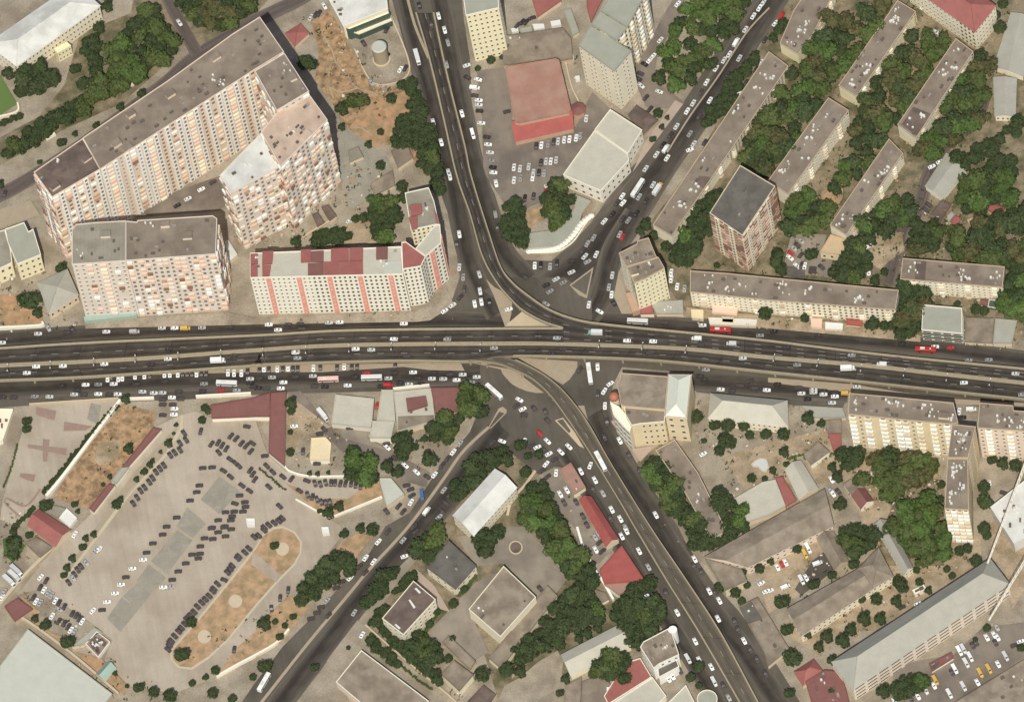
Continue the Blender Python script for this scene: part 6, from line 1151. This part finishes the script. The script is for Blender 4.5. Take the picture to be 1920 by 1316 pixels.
 ('in the northern cluster of the parking yard', hground, 55, 'I1580,685k I1630,675k@60 I1660,695k@60 I1692,720k@60 I1635,750k@-50 I1725,625k@50 I1765,645k@50 I1805,680k@50 I1840,700k@50 I1875,740k@50 I1885,680k@-30 I1720,800k@-35 I1760,830k@-45 I1785,850k@-45 I1870,880k I1890,910k I1905,950k'),
 ('in the angled western row of the parking yard', hground, -55, 'I1375,605k I1390,655k I1345,680k I1345,730k I1305,750k I1272,770k I1225,845k I1195,870k I1165,895k I1140,940k I1115,970k I1080,1010k I1050,1035k I1025,1085k I995,1130k M605,300k M580,325k M555,360k M545,385s M512,420k'),
 ('in the row beside the oval earth island', hground, -42, 'M1900,80k M1860,165k M1830,195k M1775,240k M1735,295k M1700,345k M1675,400k@-20 M1625,430k M1598,468k M1563,520k M1535,545k M1508,570k M1475,600k M1450,640k M1425,665k M1395,695k M1380,730k M1355,760k M1335,785k M1305,820k M1280,855k M1265,890k M1255,920k J95,1005k J175,1150k J195,1240k J170,1260k J135,1275k J95,1290k J60,1310k N60,30k N20,70k N115,615k@-85 N180,535k@85 N240,475k@85 M1750,920k@80 M1785,225k M1720,320k M1590,485k M1412,680k M1270,870k'),
 ('queueing below the elevated road', hground, 88, 'I805,195w I885,193w I915,188w I1010,175w I1080,172w I1120,172k I1230,162w I1270,160w I1330,160w I1365,158k I1400,158k I1435,158k I1470,158w I1505,156k I1540,156k I1705,152w I1750,155w I1805,155w I1850,140k J25,130k J60,120w J95,128k J160,122w J200,122k J240,115w J275,122k J310,122k J430,118w J480,110k J605,110k J660,105w J715,108k J755,103k J1040,95k'),
]
import re
TYPE = {'V': 'van', 'B': 'bus', 'T': 'truck', '': 'car'}
allv = []; ncar = 0; extra = []
for phrase, hf, ang, s in VEH:
    for tok in s.split():
        m = re.match(r'([A-P])([-\d]+),([-\d]+)([wskrybgp])([VBT]?)(?:@(-?\d+))?([VBT]?)$', tok)
        if not m: print('BAD', tok); continue
        c, x, y, colr, t1, an, t2 = m.groups(); k = CELLS[c]; px, py = k[0] + float(x) * k[2], k[1] + float(y) * k[2]; kind = TYPE[t1 or t2]
        rec = (phrase, hf, px, py, float(an) if an else float(ang), colr, kind)
        if kind == 'car':
            ncar += 1
            if ncar > 320: extra.append(rec); continue
        allv.append(rec)
def pose(rec):
    phrase, hf, px, py, an, colr, kind = rec; z = hf(px, py) + .06; a = math.radians(an)
    zc = z + {'car': .8, 'van': 1.2, 'bus': 1.6, 'truck': 1.5}[kind]
    w = W(px, py, zc); q = W(px + 10 * math.cos(a), py - 10 * math.sin(a), zc) - w
    f = q.length / (10 * MPP)
    return Vector((w.x, w.y, z)), math.atan2(q.y, q.x), f ** .75 * (.9 if kind == 'car' else 1.0)
cnt = {}
for rec in allv: cnt.setdefault((rec[0], rec[5], rec[6]), []).append(rec)
for key, L in cnt.items():
    xs = [r[2] for r in L]; ys = [r[3] for r in L]; horiz = (max(xs) - min(xs)) >= (max(ys) - min(ys))
    L.sort(key=lambda r: r[2] if horiz else r[3]); n = len(L)
    for i, rec in enumerate(L):
        loc, rz, f = pose(rec); me, parts = proto(rec[6], rec[5]); root = bpy.data.objects.new(rec[6], me); col.objects.link(root)
        side = 'west' if horiz else 'north'; other = 'east' if horiz else 'south'
        if n == 1: pre = 'only %s %s' % (CARCOL[rec[5]][0], rec[6])
        elif i < (n + 1) // 2: pre = '%s%s %s from the %s' % ('' if i == 0 else ordinal(i + 1) + ' ', CARCOL[rec[5]][0], rec[6], side) if i else '%smost %s %s' % ({'west': 'western', 'north': 'northern'}[side], CARCOL[rec[5]][0], rec[6])
        else: pre = '%s %s %s from the %s' % (ordinal(n - i), CARCOL[rec[5]][0], rec[6], other) if i < n - 1 else '%smost %s %s' % ({'east': 'eastern', 'south': 'southern'}[other], CARCOL[rec[5]][0], rec[6])
        tag(root, pre + ' ' + rec[0], rec[6], '%ss %s' % (rec[6] if rec[6] != 'bus' else 'buse', rec[0]))
        root.location = loc; root.rotation_euler.z = rz; root.scale = (f, 1.06 if rec[6] == 'car' else 1.0, 1)
        for nm, pm_ in parts: o = bpy.data.objects.new(nm, pm_); col.objects.link(o); o.parent = root
# the rest of the parked cars, far more than three hundred of a kind
if extra:
    V = []; F = []; MI = []; mats = [CARCOL[c][1] for c in 'wskr'] + [MATS['tyre'], MATS['car_glass']]; Vc, Fc, wv, parts = car_parts('car')
    for rec in extra:
        loc, rz, f = pose(rec); ca, sa = math.cos(rz), math.sin(rz)
        def put(vs, fs, mi):
            k = len(V)
            for v in vs: x, y = v.x * f, v.y * 1.06; V.append(Vector((loc.x + x * ca - y * sa, loc.y + x * sa + y * ca, loc.z + v.z)))
            for q in fs: F.append(tuple(i + k for i in q)); MI.append(mi)
        put(Vc, Fc, 'wskr'.find(rec[5]) if rec[5] in 'wskr' else 0); put(*wv, 4)
        for nm, pv, pf in parts: put(pv, pf, 5)
    me = mesh_from('parked_cars', V, F, mi=MI); o = link('parked_cars', me, None, mats); o['kind'] = 'stuff'; o['label'] = 'mostly dark cars packed in rows round the parking yard and under the elevated road'; o['category'] = 'cars'
print('VEHICLES', len(allv), 'extra', len(extra), 'objects', len(bpy.data.objects))
# ------------------------------------------------------------------ what nobody could count: litter, rubble and weeds on the open ground
POND = P('K1770,780 L10,780 L20,910 K1770,910')
def scatter(name, label, areas, n, mats, size, seed, weeds=False):
    rr = random.Random(seed); polys = [P(a) for a in areas]; ar = [abs(area2(p)) for p in polys]; b = MB()
    for _ in range(n):
        p = rr.choices(polys, ar)[0]; xs = [q[0] for q in p]; ys = [q[1] for q in p]
        x, y = rr.uniform(min(xs), max(xs)), rr.uniform(min(ys), max(ys))
        if not inside((x, y), p) or inside((x, y), POND): continue
        w = W(x, y, GZ); s = rr.uniform(*size); a = rr.uniform(0, 3.14); k = rr.randrange(len(mats)); h = rr.uniform(.15, .5) * s + .05
        if weeds:
            for _ in range(5):
                o = Vector((rr.gauss(0, .35) * s, rr.gauss(0, .35) * s, 0)); d = Vector((rr.gauss(0, 1), rr.gauss(0, 1), rr.uniform(.3, 1.2))).normalized(); t = d.orthogonal().normalized() * s * .4; u = d.cross(t).normalized() * s * .3; c = w + o + Vector((0, 0, h)); i = len(b.v)
                b.v += [c - t, c + u, c + t, c - u]; b.f.append((i, i + 1, i + 2, i + 3)); b.m.append(k)
        else: b.box((w.x, w.y, w.z + h / 2 - .03), (math.cos(a), math.sin(a)), (-math.sin(a), math.cos(a)), s, s * rr.uniform(.3, 1), h, k)
    o = b.build(name, mats); o['kind'] = 'stuff'; o['label'] = label
open_ground = ['Z1290,740 Z1590,770 Z1560,860 Z1500,880 Z1380,940 Z1340,860 Z1290,840', 'Z1480,1060 Z1640,980 Z1760,880 Z1840,1040 Z1640,1180 Z1540,1230 Z1470,1180', 'Z1580,860 Z1770,850 Z1770,960 Z1600,960', 'Z1130,930 Z1290,1000 Z1290,1030 Z1180,950',
  'Z0,410 Z60,430 Z120,560 Z150,610 Z0,640', 'Z430,440 Z640,350 Z740,380 Z690,440 Z480,470', 'Z640,280 Z760,320 Z740,380 Z650,350', 'Z560,20 Z620,20 Z760,180 Z640,190', 'Z480,600 Z760,580 Z850,560 Z870,500 Z850,600 Z480,612', 'Z1290,580 Z1680,610 Z1700,636 Z1300,606', 'Z1700,380 Z1920,420 Z1920,660 Z1740,640', 'Z1640,440 Z1720,380 Z1720,480 Z1660,520',
  'Z540,740 Z620,800 Z700,850 Z560,890', 'Z730,830 Z880,800 Z800,900', 'Z690,1150 Z760,1180 Z900,1310 Z830,1316', 'Z80,1230 Z240,1316 Z360,1316 Z200,1230', 'Z0,930 Z90,960 Z60,1050 Z0,1060', 'Z40,1110 Z150,1130 Z180,1230 Z120,1200', 'Z1080,880 Z1170,1100 Z1130,1090 Z1060,960', 'Z890,110 Z950,60 Z1080,60 Z1090,200 Z1060,130 Z950,110']
scatter('litter', 'scattered rubble, crates and litter on the yards and verges', open_ground, 1900, [MATS[q] for q in ('tan', 'slate_tan', 'concrete_pale', 'frame_white', 'grey_wall', 'felt', 'dust')], (.4, 1.7), 3)
scatter('weeds', 'dry weeds and low scrub on the open ground', open_ground + ['I920,390 I1140,450 I1140,570 I1000,760 I660,1150 I400,1090 I480,960 I700,650', 'B410,170 B560,80 B860,650 B960,690 B1180,580 B1340,960 B1300,1250 B1100,900 B800,950 B560,760 B470,400', 'Z1480,0 Z1900,0 Z1900,640 Z1700,640 Z1300,560 Z1480,200', 'Z260,1250 Z500,1230 Z590,1100 Z500,1120 Z300,1240'], 3600, [LEAF[q] for q in 'domd'] + [MATS['scrub']], (.7, 2.0), 5, True)
